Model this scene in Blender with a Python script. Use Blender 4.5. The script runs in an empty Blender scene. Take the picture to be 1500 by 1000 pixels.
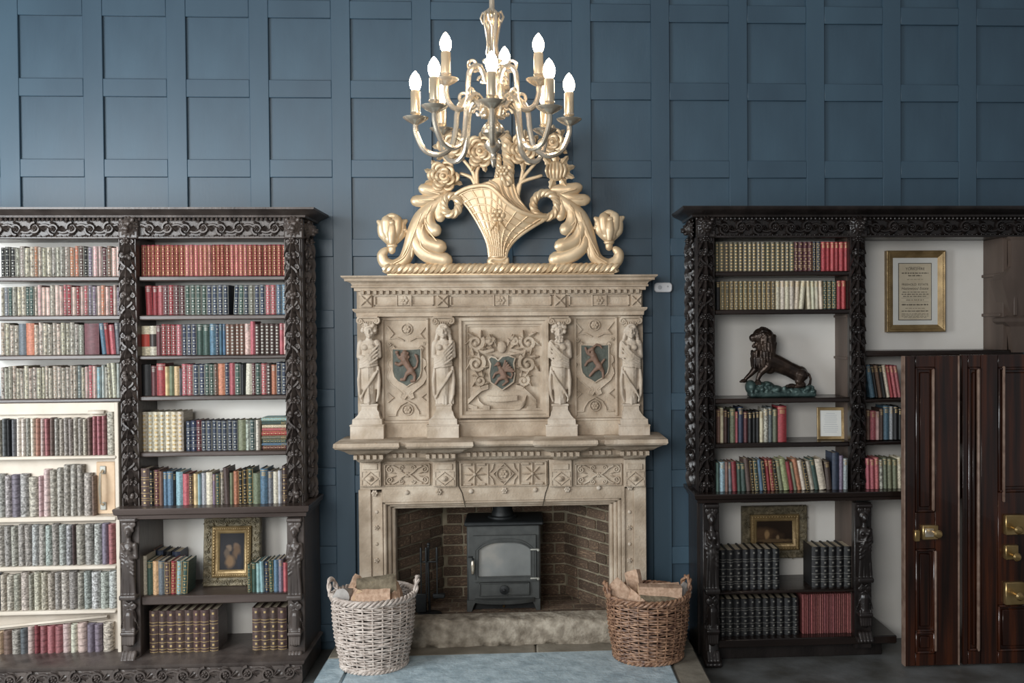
import bpy, bmesh, math, random
import numpy as np
from mathutils import Vector, Matrix
S = bpy.context.scene
C = S.collection
PI = math.pi
rnd = random.Random(7)

# ------------------------------------------------------------------ camera
FPX, PPX, PPY = 1440.0, 854.0, 500.0
YAW, PITCH, ROLL = [math.radians(a) for a in (3.436, 1.005, -0.418)]
CAM = np.array([0.0, -6.5, 2.13])
fwd = np.array([math.sin(YAW)*math.cos(PITCH), math.cos(YAW)*math.cos(PITCH), -math.sin(PITCH)])
rgt = np.array([math.cos(YAW), -math.sin(YAW), 0.0])
upv = np.cross(rgt, fwd)
RR = math.cos(ROLL)*rgt + math.sin(ROLL)*upv
UU = -math.sin(ROLL)*rgt + math.cos(ROLL)*upv
cd = bpy.data.cameras.new('camera')
cam = bpy.data.objects.new('camera', cd); C.objects.link(cam)
cd.sensor_width = 36.0; cd.lens = FPX/1500*36.0
cd.shift_x = -(PPX-750)/1500.0; cd.shift_y = 0.0
cam.matrix_world = Matrix(((RR[0], UU[0], -fwd[0], CAM[0]), (RR[1], UU[1], -fwd[1], CAM[1]), (RR[2], UU[2], -fwd[2], CAM[2]), (0, 0, 0, 1)))
S.camera = cam

# ------------------------------------------------------------------ light
wd = bpy.data.worlds.new('world'); S.world = wd; wd.use_nodes = True
wd.node_tree.nodes['Background'].inputs[0].default_value = (0.93, 0.96, 1.0, 1)
wd.node_tree.nodes['Background'].inputs[1].default_value = 0.22
def area(name, loc, target, sx, sy, power, col):
    l = bpy.data.lights.new(name, 'AREA'); l.shape = 'RECTANGLE'; l.size = sx; l.size_y = sy; l.energy = power; l.color = col
    o = bpy.data.objects.new(name, l); C.objects.link(o); o.location = loc
    o.rotation_euler = (Vector(target)-Vector(loc)).to_track_quat('-Z', 'Y').to_euler()
    return o
area('window_daylight_left', (-4.3, -3.6, 2.3), (-1.0, 0, 1.2), 2.0, 2.6, 210, (0.92, 0.97, 1.0))
area('window_daylight_front', (-2.2, -8.6, 3.2), (-0.4, 0, 1.2), 3.0, 2.4, 235, (1.0, 0.985, 0.96))
S.view_settings.view_transform = 'Standard'
try: S.view_settings.look = 'None'
except Exception: pass
S.view_settings.gamma = 1.0
S.view_settings.use_curve_mapping = False
S.view_settings.exposure = 0.12

# ------------------------------------------------------------------ helpers
def W(px, py, Y):
    """photograph pixel -> world (x, z) on the vertical plane y = Y"""
    d = fwd + RR*(px-PPX)/FPX + UU*(PPY-py)/FPX
    t = (Y-CAM[1])/d[1]; P = CAM + d*t
    return float(P[0]), float(P[2])
def FL(px, py, Z):
    d = fwd + RR*(px-PPX)/FPX + UU*(PPY-py)/FPX
    t = (Z-CAM[2])/d[2]; P = CAM + d*t
    return float(P[0]), float(P[1])
def RC(px0, px1, py0, py1, Y):
    """pixel rectangle -> x0, x1, z0, z1 (z0 bottom) on plane Y"""
    ym = (py0+py1)/2; xm = (px0+px1)/2
    return W(px0, ym, Y)[0], W(px1, ym, Y)[0], W(xm, py1, Y)[1], W(xm, py0, Y)[1]

class MB:
    def __init__(s): s.v = []; s.f = []; s.m = []; s.mi = 0; s.c = None
    def add(s, vs, fs):
        n = len(s.v); s.v.extend(vs)
        s.f.extend([tuple(i+n for i in f) for f in fs]); s.m.extend([s.mi]*len(fs))
    def box(s, x0, x1, y0, y1, z0, z1, b=0.0):
        if x0 > x1: x0, x1 = x1, x0
        if y0 > y1: y0, y1 = y1, y0
        if z0 > z1: z0, z1 = z1, z0
        b = min(b, (x1-x0)*.45, (y1-y0)*.45, (z1-z0)*.45)
        if b <= 0:
            s.add([(x0,y0,z0),(x1,y0,z0),(x1,y1,z0),(x0,y1,z0),(x0,y0,z1),(x1,y0,z1),(x1,y1,z1),(x0,y1,z1)],
                  [(0,3,2,1),(4,5,6,7),(0,1,5,4),(1,2,6,5),(2,3,7,6),(3,0,4,7)]); return
        lo = (x0,y0,z0); hi = (x1,y1,z1); vs = []
        idx = {}
        for sx in (0,1):
            for sy in (0,1):
                for sz in (0,1):
                    sg = (sx,sy,sz)
                    for a in range(3):
                        p = [0,0,0]
                        for k in range(3):
                            e = hi[k] if sg[k] else lo[k]
                            if k != a: e += (-b if sg[k] else b)
                            p[k] = e
                        idx[(sg,a)] = len(vs); vs.append(tuple(p))
        fs = []
        def C3(a, sa, b_, sb, c, sc):
            t = [0,0,0]; t[a] = sa; t[b_] = sb; t[c] = sc; return tuple(t)
        for a in range(3):
            b_, c = (a+1)%3, (a+2)%3
            for sa in (0,1):
                q = [idx[(C3(a,sa,b_,i,c,j),a)] for i,j in ((0,0),(1,0),(1,1),(0,1))]
                fs.append(tuple(q if sa else q[::-1]))
            for sa in (0,1):
                for sb in (0,1):
                    q = [idx[(C3(a,sa,b_,sb,c,0),a)], idx[(C3(a,sa,b_,sb,c,1),a)], idx[(C3(a,sa,b_,sb,c,1),b_)], idx[(C3(a,sa,b_,sb,c,0),b_)]]
                    fs.append(tuple(q))
        for sx in (0,1):
            for sy in (0,1):
                for sz in (0,1): fs.append(tuple(idx[((sx,sy,sz),a)] for a in range(3)))
        s.add(vs, fs)
    def pbox(s, px0, px1, py0, py1, Yf, Yb, b=0.0):
        x0, x1, z0, z1 = RC(px0, px1, py0, py1, Yf); s.box(x0, x1, Yf, Yb, z0, z1, b)
    def sph(s, c, r, n=12, m=8, M=None):
        if not isinstance(r, (tuple, list)): r = (r, r, r)
        vs = []; fs = []
        def T(x, y, z):
            p = Vector((x*r[0], y*r[1], z*r[2]))
            if M is not None: p = M @ p
            return (p.x+c[0], p.y+c[1], p.z+c[2])
        vs.append(T(0,0,1))
        for i in range(1, m):
            t = PI*i/m
            for j in range(n): vs.append(T(math.sin(t)*math.cos(2*PI*j/n), math.sin(t)*math.sin(2*PI*j/n), math.cos(t)))
        vs.append(T(0,0,-1)); L = len(vs)-1
        for j in range(n):
            fs.append((0, 1+j, 1+(j+1)%n)); fs.append((L, L-n+(j+1)%n, L-n+j))
        for i in range(m-2):
            for j in range(n):
                a = 1+i*n+j; b = 1+i*n+(j+1)%n; fs.append((a, a+n, b+n, b))
        s.add(vs, fs)
    def tube(s, pts, rad, n=8, fy=1.0, cap=True, ry=None, closed=False):
        """swept tube; rad float or list; fy flattens the section along world y; round-ish tips through small end radii"""
        P = [Vector(p) for p in pts]; k = len(P)
        R = rad if isinstance(rad, (list, tuple)) else [rad]*k
        vs = []; fs = []
        up = None
        for i in range(k):
            if closed: t = P[(i+1)%k]-P[i-1]
            else: t = P[min(i+1,k-1)]-P[max(i-1,0)]
            if t.length < 1e-9: t = Vector((0,0,1))
            t.normalize()
            if up is None:
                ref = Vector((0,1,0)) if abs(t.y) < .9 else Vector((1,0,0))
                a = t.cross(ref).normalized()
            else:
                a = (up - t*up.dot(t))
                a = a.normalized() if a.length > 1e-6 else t.orthogonal().normalized()
            up = a; b = t.cross(a)
            for j in range(n):
                th = 2*PI*j/n
                o = (a*math.cos(th)+b*math.sin(th))*R[i]
                o.y *= fy
                vs.append(tuple(P[i]+o))
        for i in range(k if closed else k-1):
            for j in range(n):
                i2 = (i+1)%k
                fs.append((i*n+j, i*n+(j+1)%n, i2*n+(j+1)%n, i2*n+j))
        if cap and not closed:
            fs.append(tuple(range(n-1,-1,-1))); fs.append(tuple((k-1)*n+j for j in range(n)))
        s.add(vs, fs)
    def cap(s, p0, p1, r0, r1, n=10, m=3):
        p0 = Vector(p0); p1 = Vector(p1); d = p1-p0; L = d.length
        if L < 1e-6: s.sph(p0, r0); return
        t = d/L; P = []; R = []
        for i in range(m+1):
            a = -PI/2 + PI/2*i/m + (0.02 if i == 0 else 0); P.append(p0+t*r0*math.sin(a)); R.append(max(r0*math.cos(a), r0*.04))
        for i in range(m+1):
            a = PI/2*i/m - (0.02 if i == m else 0); P.append(p1+t*r1*math.sin(a)); R.append(max(r1*math.cos(a), r1*.04))
        s.tube(P, R, n)
    def lathe(s, prof, c=(0,0,0), n=24, axis='z', a0=0, a1=2*PI):
        full = abs(a1-a0-2*PI) < 1e-6; k = n if full else n+1
        vs = []; fs = []
        for (r, z) in prof:
            for j in range(k):
                th = a0+(a1-a0)*j/n; x = r*math.cos(th); y = r*math.sin(th)
                p = (x, y, z) if axis == 'z' else ((x, -z, y) if axis == 'y' else (z, x, y))
                vs.append((p[0]+c[0], p[1]+c[1], p[2]+c[2]))
        for i in range(len(prof)-1):
            for j in range(k if full else k-1):
                j2 = (j+1)%k; fs.append((i*k+j, i*k+j2, (i+1)*k+j2, (i+1)*k+j))
        if prof[0][0] > 1e-5: fs.append(tuple(range(k-1,-1,-1)))
        if prof[-1][0] > 1e-5: fs.append(tuple((len(prof)-1)*k+j for j in range(k)))
        s.add(vs, fs)
    def prism(s, poly, y0, y1, b=0.0):
        """polygon (x,z) in the wall plane extruded from y0 (front) to y1 (back), with a chamfered front edge"""
        n = len(poly); cx = sum(p[0] for p in poly)/n; cz = sum(p[1] for p in poly)/n
        vs = []
        if b > 0:
            ins = []
            for i in range(n):
                p = Vector((poly[i][0], poly[i][1])); a = Vector(poly[i-1]); q = Vector(poly[(i+1)%n])
                e1 = (p-a); e2 = (q-p)
                n1 = Vector((-e1.y, e1.x)); n2 = Vector((-e2.y, e2.x))
                nn = (n1.normalized() if n1.length else n1)+(n2.normalized() if n2.length else n2)
                if nn.length < 1e-6: nn = Vector((0,0))
                else: nn.normalize()
                ins.append((p, nn))
            area2 = sum(poly[i][0]*poly[(i+1)%n][1]-poly[(i+1)%n][0]*poly[i][1] for i in range(n))
            sg = 1 if area2 > 0 else -1
            for p, nn in ins: vs.append((p.x+nn.x*b*sg, y0, p.y+nn.y*b*sg))
            for p, nn in ins: vs.append((p.x, y0+b, p.y))
            for p, nn in ins: vs.append((p.x, y1, p.y))
            L = 3
        else:
            for p in poly: vs.append((p[0], y0, p[1]))
            for p in poly: vs.append((p[0], y1, p[1]))
            L = 2
        fs = [tuple(range(n)), tuple((L-1)*n+i for i in range(n-1,-1,-1))]
        for l in range(L-1):
            for i in range(n): fs.append((l*n+i, l*n+(i+1)%n, (l+1)*n+(i+1)%n, (l+1)*n+i))
        s.add(vs, fs)
    def cornice(s, x0, x1, yf, yb, prof):
        """moulding with mitred returns: prof = [(projection, z)] from bottom to top"""
        vs = []; fs = []
        for (o, z) in prof: vs += [(x0-o, yb, z), (x0-o, yf-o, z), (x1+o, yf-o, z), (x1+o, yb, z)]
        k = len(prof)
        for i in range(k-1):
            for j in range(3): fs.append((i*4+j, i*4+j+1, (i+1)*4+j+1, (i+1)*4+j))
            fs.append((i*4+3, i*4, (i+1)*4, (i+1)*4+3))
        fs.append((3,2,1,0)); fs.append(tuple((k-1)*4+j for j in range(4)))
        s.add(vs, fs)
    def leaf(s, base, ang, L, w, puff=.012, lobes=3, curl=0.0, y=None):
        """acanthus leaf lying in the wall plane: base (x,y,z), pointing along ang (0 = +x, pi/2 = up)"""
        n = 4*lobes+1; cols = 5; vs = []; fs = []
        ca, sa = math.cos(ang), math.sin(ang)
        for i in range(n):
            t = i/(n-1)
            env = w*(math.sin(PI*min(1, t*0.93+.07))**.7)*(1-.25*t)
            lob = 1-.30*abs(math.cos(PI*t*lobes))
            if i == n-1: env *= .15
            bend = curl*t*t*L
            for j in range(cols):
                u = (j/(cols-1)-.5)*2
                lx = t*L - abs(u)*w*.25*(1-t); ly = u*env*lob*.5 + bend
                h = puff*(1-u*u*.9)*(0.45+.55*math.sin(PI*t)) + (puff*.35 if j == 2 else 0) - (puff*.3 if abs(u) == .5 else 0)
                vs.append((base[0]+lx*ca-ly*sa, base[1]-h, base[2]+lx*sa+ly*ca))
        for i in range(n-1):
            for j in range(cols-1): fs.append((i*cols+j, (i+1)*cols+j, (i+1)*cols+j+1, i*cols+j+1))
        # back skirt so that the leaf is solid against its ground
        k = len(vs); ring = [i*cols for i in range(n)] + [(n-1)*cols+j for j in range(1, cols)] + [i*cols+cols-1 for i in range(n-2,-1,-1)] + [j for j in range(cols-2,0,-1)]
        for r in ring: p = vs[r]; vs.append((p[0], base[1]+.004, p[2]))
        for q in range(len(ring)): fs.append((ring[q], ring[(q+1)%len(ring)], k+(q+1)%len(ring), k+q))
        s.add(vs, fs)
    def spiral(s, c, r, turns, thick, start=0.0, hand=1, n=26, sides=6, r1=.18, fy=1.0):
        pts = []; rad = []
        for i in range(n):
            t = i/(n-1); a = start + hand*2*PI*turns*t; q = r*(1-t*(1-r1))
            pts.append((c[0]+q*math.cos(a), c[1], c[2]+q*math.sin(a))); rad.append(thick*(1-.45*t))
        s.tube(pts, rad, sides, fy)
        s.sph((pts[-1][0], c[1], pts[-1][2]), thick*1.1, 8, 6)
    def rosette(s, c, r, petals=6, h=.01):
        for k in range(petals):
            a = 2*PI*k/petals
            s.sph((c[0]+r*.58*math.cos(a), c[1], c[2]+r*.58*math.sin(a)), (r*.40, h*.8, r*.40), 8, 6)
        s.sph((c[0], c[1]-h*.3, c[2]), (r*.28, h, r*.28), 8, 6)
    def mesh(s, name, smooth=True, ang=40, fix=True):
        me = bpy.data.meshes.new(name); me.from_pydata(s.v, [], s.f)
        if fix:
            bm = bmesh.new(); bm.from_mesh(me); bmesh.ops.recalc_face_normals(bm, faces=bm.faces); bm.to_mesh(me); bm.free()
        if any(s.m): me.polygons.foreach_set('material_index', s.m)
        me.polygons.foreach_set('use_smooth', [smooth]*len(me.polygons))
        if smooth:
            try: me.set_sharp_from_angle(angle=math.radians(ang))
            except Exception: pass
        me.update(); return me
    def build(s, name, mat, parent=None, smooth=True, ang=40):
        me = s.mesh(name, smooth, ang)
        for m in (mat if isinstance(mat, (list, tuple)) else [mat]): me.materials.append(m)
        o = bpy.data.objects.new(name, me); C.objects.link(o)
        if parent is not None: o.parent = parent; o.matrix_parent_inverse = Matrix.Translation(-parent.location) if parent.type == 'EMPTY' else Matrix()
        return o

def remesh(mb, voxel, smooth=4, fac=.5):
    me = mb.mesh('tmp'); o = bpy.data.objects.new('tmp', me); C.objects.link(o)
    r = o.modifiers.new('r', 'REMESH'); r.mode = 'VOXEL'; r.voxel_size = voxel
    if smooth: q = o.modifiers.new('s', 'SMOOTH'); q.factor = fac; q.iterations = smooth
    dg = bpy.context.evaluated_depsgraph_get()
    m2 = bpy.data.meshes.new_from_object(o.evaluated_get(dg))
    bpy.data.objects.remove(o); bpy.data.meshes.remove(me)
    m2.polygons.foreach_set('use_smooth', [True]*len(m2.polygons)); m2.materials.clear()
    return m2
def mobj(name, me, mat, parent=None, loc=(0,0,0), rot=(0,0,0), sc=(1,1,1)):
    if not me.materials: me.materials.append(mat)
    o = bpy.data.objects.new(name, me); C.objects.link(o); o.location = loc; o.rotation_euler = rot; o.scale = sc
    if parent is not None:
        o.parent = parent
        if parent.type == 'EMPTY': o.location = Vector(loc)-parent.location
    return o
def tag(o, label=None, cat=None, group=None, kind=None):
    if label: o['label'] = label
    if cat: o['category'] = cat
    if group: o['group'] = group
    if kind: o['kind'] = kind
    return o
def thing(name, label=None, cat=None, loc=(0,0,0), group=None, kind=None):
    o = bpy.data.objects.new(name, None); C.objects.link(o); o.location = loc; o.empty_display_size = .1
    return tag(o, label, cat, group, kind)

# ------------------------------------------------------------------ materials
def lin(h):
    if isinstance(h, str):
        c = [int(h[i:i+2], 16)/255 for i in (0, 2, 4)]
        return tuple(x/12.92 if x <= .04045 else ((x+.055)/1.055)**2.4 for x in c)
    return tuple(h)
def pm(name, c1, c2=None, scale=6.0, rough=.5, metal=0.0, bump=0.0, bscale=None, stretch=(1,1,1), detail=6, coat=0.0, objcol=False, attr=None, rvar=0.0, spec=.5, emit=None, c3=None, randv=0.0):
    m = bpy.data.materials.new(name); m.use_nodes = True; nt = m.node_tree; N = nt.nodes; L = nt.links
    b = N['Principled BSDF']; b.inputs['Roughness'].default_value = rough; b.inputs['Metallic'].default_value = metal
    b.inputs['Coat Weight'].default_value = coat; b.inputs['Specular IOR Level'].default_value = spec
    c1 = lin(c1); c2 = lin(c2) if c2 else c1
    tc = N.new('ShaderNodeTexCoord'); mp = N.new('ShaderNodeMapping'); mp.inputs['Scale'].default_value = stretch
    L.new(tc.outputs['Object'], mp.inputs['Vector'])
    nz = N.new('ShaderNodeTexNoise'); nz.inputs['Scale'].default_value = scale; nz.inputs['Detail'].default_value = detail
    vec = mp.outputs['Vector']
    oi = None
    if objcol or randv:
        oi = N.new('ShaderNodeObjectInfo')
        ad = N.new('ShaderNodeVectorMath'); ad.operation = 'ADD'
        sc = N.new('ShaderNodeMath'); sc.operation = 'MULTIPLY'; sc.inputs[1].default_value = 37.0
        L.new(oi.outputs['Random'], sc.inputs[0]); L.new(vec, ad.inputs[0]); L.new(sc.outputs[0], ad.inputs[1]); vec = ad.outputs[0]
    L.new(vec, nz.inputs['Vector'])
    rp = N.new('ShaderNodeValToRGB'); rp.color_ramp.elements[0].position = .32; rp.color_ramp.elements[1].position = .68
    rp.color_ramp.elements[0].color = (*c1, 1); rp.color_ramp.elements[1].color = (*c2, 1)
    if c3:
        e = rp.color_ramp.elements.new(.5); e.color = (*lin(c3), 1)
    L.new(nz.outputs['Fac'], rp.inputs['Fac'])
    col = rp.outputs['Color']
    if objcol or attr:
        mx = N.new('ShaderNodeMix'); mx.data_type = 'RGBA'; mx.blend_type = 'MULTIPLY'; mx.inputs['Factor'].default_value = 1
        L.new(col, mx.inputs['A'])
        if attr:
            at = N.new('ShaderNodeAttribute'); at.attribute_name = attr; L.new(at.outputs['Color'], mx.inputs['B'])
        else: L.new(oi.outputs['Color'], mx.inputs['B'])
        col = mx.outputs['Result']
    if randv:
        hs = N.new('ShaderNodeHueSaturation'); mr = N.new('ShaderNodeMapRange'); mr.inputs['To Min'].default_value = 1-randv; mr.inputs['To Max'].default_value = 1+randv
        L.new(oi.outputs['Random'], mr.inputs['Value']); L.new(mr.outputs['Result'], hs.inputs['Value']); L.new(col, hs.inputs['Color']); col = hs.outputs['Color']
    L.new(col, b.inputs['Base Color'])
    if rvar:
        mr = N.new('ShaderNodeMapRange'); mr.inputs['To Min'].default_value = rough-rvar; mr.inputs['To Max'].default_value = rough+rvar
        L.new(nz.outputs['Fac'], mr.inputs['Value']); L.new(mr.outputs['Result'], b.inputs['Roughness'])
    if bump:
        n2 = N.new('ShaderNodeTexNoise'); n2.inputs['Scale'].default_value = bscale or scale*4; n2.inputs['Detail'].default_value = 5
        L.new(vec, n2.inputs['Vector'])
        bp = N.new('ShaderNodeBump'); bp.inputs['Strength'].default_value = bump; bp.inputs['Distance'].default_value = .01
        L.new(n2.outputs['Fac'], bp.inputs['Height']); L.new(bp.outputs['Normal'], b.inputs['Normal'])
    if emit:
        b.inputs['Emission Color'].default_value = (*lin(emit[0]), 1); b.inputs['Emission Strength'].default_value = emit[1]
    return m
M = {}
M['paint'] = pm('blue_wall_paint', '384c5b', '425a6a', 1.6, .42, bump=.06, bscale=30, stretch=(1,1,.25), rvar=.08)
M['wood'] = pm('dark_carved_oak', '3b3431', '5c534e', 9, .35, bump=.18, bscale=60, stretch=(1,1,.3), rvar=.1)
M['woodh'] = pm('dark_shelf_oak', '332925', '504540', 7, .30, bump=.12, bscale=50, stretch=(.15,1,1), rvar=.1)
M['ebony'] = pm('black_carved_oak', '181413', '292321', 9, .32, bump=.18, bscale=60, stretch=(1,1,.3), rvar=.08)
M['ebonyh'] = pm('black_shelf_oak', '17110f', '2a1f1a', 7, .26, bump=.10, bscale=50, stretch=(.15,1,1), rvar=.08)
M['mahog'] = pm('polished_mahogany_door', '160a06', '45210f', 4, .20, bump=.04, bscale=30, stretch=(7,1,.35), coat=.35, c3='2c150c')
M['doorglint'] = pm('painted_door_edge_glint', '6b5448', '8c7668', 20, .5, bump=.2)  # pale colour painted in for light caught on door and moulding edges
M['stone'] = pm('carved_limestone', '9b8a76', 'c8baa7', 7, .82, bump=.4, bscale=70, c3='b2a18d', rvar=.06)
M['stonew'] = pm('pale_worn_limestone', 'ac9c88', 'd0c4b4', 8, .8, bump=.4, bscale=60, c3='bfb1a0')
M['stonegap'] = pm('dark_stone_joint', '3d352b', '4c4336', 20, .9)
M['kerb'] = pm('weathered_kerb_stone', '756b5d', 'b5ab9b', 16, .85, bump=1.0, bscale=34, c3='968c7d')
M['flag'] = pm('grey_flagstone_daylight_tinted', '95a8b1', 'bccdd4', 13, .38, bump=.5, bscale=40, rvar=.1)  # blue reflection of daylight is mixed into the stone's base colour
M['flagb'] = pm('brown_grey_flagstone', '6f685c', '8b8477', 7, .6, bump=.4, bscale=24)
M['floor'] = pm('grey_stone_floor', '4b4a46', '6c6e6e', 4, .42, bump=.3, bscale=18, rvar=.1)
M['shield'] = pm('verdigris_shield', '444a43', '5a5e54', 14, .6, bump=.4, bscale=60)
M['beast'] = pm('terracotta_beast', '67503f', '85695a', 14, .6, bump=.3, bscale=60)
M['gold'] = pm('champagne_gilt', 'cdb08a', 'e4ceac', 8, .37, .35, bump=.08, bscale=40)
M['gilt'] = pm('picture_frame_gilt', '7d6846', 'a58d64', 12, .40, .42, bump=.3, bscale=60)
M['giltold'] = pm('tarnished_carved_frame', '57503f', '857a62', 25, .6, .15, bump=.9, bscale=50)
M['brassp'] = pm('pale_polished_brass', 'd9ccb6', 'e8dfcf', 6, .24, .8)
M['brass'] = pm('old_brass', '9c8252', 'bda273', 8, .28, .85)
M['sleeve'] = pm('ivory_candle_sleeve', 'd3c2a6', 'e0d2b8', 6, .28, .7)
M['bulb'] = pm('lit_candle_bulb', 'fff0d8', None, 5, .4, emit=('ffe4c6', 38.0))
M['iron'] = pm('grey_cast_iron', '424443', '4e504e', 18, .48, .25, bump=.08, bscale=90)
M['irond'] = pm('black_iron', '1b1d1e', '26292a', 18, .5, .3, bump=.1, bscale=80)
M['soot'] = pm('sooted_brick_mortar', '6e6552', '948a76', 9, .95, bump=.6, bscale=40)
M['brick'] = pm('sooty_brick', '6b5545', '927a62', 9, .92, bump=.7, bscale=40, c3='5a4a3d', randv=.32)
M['plaster'] = pm('white_plaster', 'e2dfd8', 'e9e7e2', 3, .8, bump=.06, bscale=25)
M['cream'] = pm('cream_painted_wood', 'bfb3a3', 'cfc5b7', 6, .6, bump=.12, bscale=30)
M['leather'] = pm('book_leather', (.62,.61,.60), (1.15,1.15,1.15), 1.2, .48, bump=.25, bscale=4, stretch=(3,1,18), objcol=True)
M['leathera'] = pm('book_leather_mixed', (.72,.72,.72), (1.15,1.15,1.15), 30, .48, bump=.15, bscale=120, attr='tone')
M['vellum'] = pm('mottled_vellum', (.25,.24,.22), (1.35,1.35,1.33), 1.5, .7, bump=.4, bscale=4, stretch=(3,1,16), objcol=True)
M['velluma'] = pm('mottled_vellum_mixed', (.22,.21,.20), (1.3,1.3,1.28), 70, .7, bump=.3, bscale=90, attr='tone')
M['pages'] = pm('paper_page_edges', 'a99b84', 'c9bda6', 60, .85, stretch=(8,1,1))
M['gilttool'] = pm('gilt_tooling', 'a58c5e', 'c2aa7c', 30, .4, .25)
M['silvertool'] = pm('silver_tooling', '94948c', 'b2b1a8', 30, .45, .2)
M['blacktool'] = pm('dull_black_spine_tooling', '6b6a66', '84827b', 30, .45, .2)
M['label'] = pm('spine_title_label', '2a2523', '3a322e', 20, .5)
M['labelr'] = pm('red_spine_patch', 'a33a30', 'b44a3c', 20, .6)
M['wickw'] = pm('whitewashed_wicker', '9f9187', 'd2c6bc', 30, .7, bump=.3, bscale=60)
M['wickb'] = pm('brown_willow_wicker', '573a2c', 'b08a6e', 34, .48, bump=.3, bscale=60)
M['bark'] = pm('mossy_bark', '574c3c', '8a7f6a', 20, .9, bump=1.0, bscale=35)
M['splitwood'] = pm('split_wood_face', 'a98870', 'd0b299', 9, .75, bump=.4, bscale=40, stretch=(6,1,6))
M['endgrain'] = pm('cut_log_end', 'c0a080', 'd8bd9c', 14, .8, bump=.2)
M['ashwood'] = pm('grey_weathered_wood', '7f7a76', 'a5a09b', 12, .85, bump=.5, bscale=40)
M['paper'] = pm('printed_paper', 'c3b79f', 'd0c5ae', 12, .8)
M['mount'] = pm('white_picture_mount', 'd5d6d0', 'dddeda', 6, .8)
M['ink'] = pm('black_ink', '2a2622', None, 6, .8)
M['plastic'] = pm('white_plastic', 'dcdde0', 'e4e5e8', 6, .35)
M['plasticd'] = pm('grey_plastic', 'b3b6ba', None, 6, .4)
M['bronze'] = pm('dark_patinated_bronze', '221b18', '483a31', 14, .33, .5, bump=.15, bscale=50)
M['rock'] = pm('green_patina_rock', '2b3d3b', '4f6360', 12, .42, .3, bump=.6, bscale=40)
M['brownwood'] = pm('faded_brown_wood', '463a33', '61534a', 5, .6, bump=.1, bscale=30, stretch=(1,1,.2))
M['pinebare'] = pm('bare_tan_board', 'b99d80', 'cdb497', 10, .7, bump=.2, bscale=40)
gl = pm('sooty_stove_glass', '6a6c6a', '9a968e', 3, .08, spec=.6, c3='7c7e7c'); M['stoveglass'] = gl
def painting(name, back, blobs):
    m = bpy.data.materials.new(name); m.use_nodes = True; nt = m.node_tree; N = nt.nodes; L = nt.links
    b = N['Principled BSDF']; b.inputs['Roughness'].default_value = .6; b.inputs['Specular IOR Level'].default_value = .15
    tc = N.new('ShaderNodeTexCoord'); nz = N.new('ShaderNodeTexNoise'); nz.inputs['Scale'].default_value = 14; L.new(tc.outputs['Object'], nz.inputs['Vector'])
    rp = N.new('ShaderNodeValToRGB'); rp.color_ramp.elements[0].color = (*lin(back[0]), 1); rp.color_ramp.elements[1].color = (*lin(back[1]), 1); L.new(nz.outputs['Fac'], rp.inputs['Fac'])
    col = rp.outputs['Color']
    dis = N.new('ShaderNodeVectorMath'); dis.operation = 'MULTIPLY_ADD'; dis.inputs[1].default_value = (.02,.02,.02)
    n3 = N.new('ShaderNodeTexNoise'); n3.inputs['Scale'].default_value = 30; L.new(tc.outputs['Object'], n3.inputs['Vector']); L.new(n3.outputs['Color'], dis.inputs[0]); L.new(tc.outputs['Object'], dis.inputs[2])
    for (x, z, rx, rz, c) in blobs:
        mp = N.new('ShaderNodeMapping'); mp.vector_type = 'POINT'
        mp.inputs['Scale'].default_value = (1/rx, 0, 1/rz); mp.inputs['Location'].default_value = (-(x+.01)/rx, 0, -(z+.01)/rz)
        L.new(dis.outputs[0], mp.inputs['Vector'])
        ln = N.new('ShaderNodeVectorMath'); ln.operation = 'LENGTH'; L.new(mp.outputs['Vector'], ln.inputs[0])
        mr = N.new('ShaderNodeMapRange'); mr.inputs['From Min'].default_value = .55; mr.inputs['From Max'].default_value = 1.1; mr.inputs['To Min'].default_value = 1; mr.inputs['To Max'].default_value = 0
        L.new(ln.outputs['Value'], mr.inputs['Value'])
        mx = N.new('ShaderNodeMix'); mx.data_type = 'RGBA'; L.new(mr.outputs['Result'], mx.inputs['Factor']); L.new(col, mx.inputs['A']); mx.inputs['B'].default_value = (*lin(c), 1); col = mx.outputs['Result']
    L.new(col, b.inputs['Base Color'])
    return m

def frame(mb, x0, x1, z0, z1, prof):
    """rectangular frame; prof [(inset, y)] from outer back to inner edge"""
    vs = []; fs = []
    for (i_, y) in prof: vs += [(x0+i_, y, z0+i_), (x1-i_, y, z0+i_), (x1-i_, y, z1-i_), (x0+i_, y, z1-i_)]
    for l in range(len(prof)-1):
        for j in range(4): fs.append((l*4+j, l*4+(j+1)%4, (l+1)*4+(j+1)%4, (l+1)*4+j))
    mb.add(vs, fs)
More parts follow.
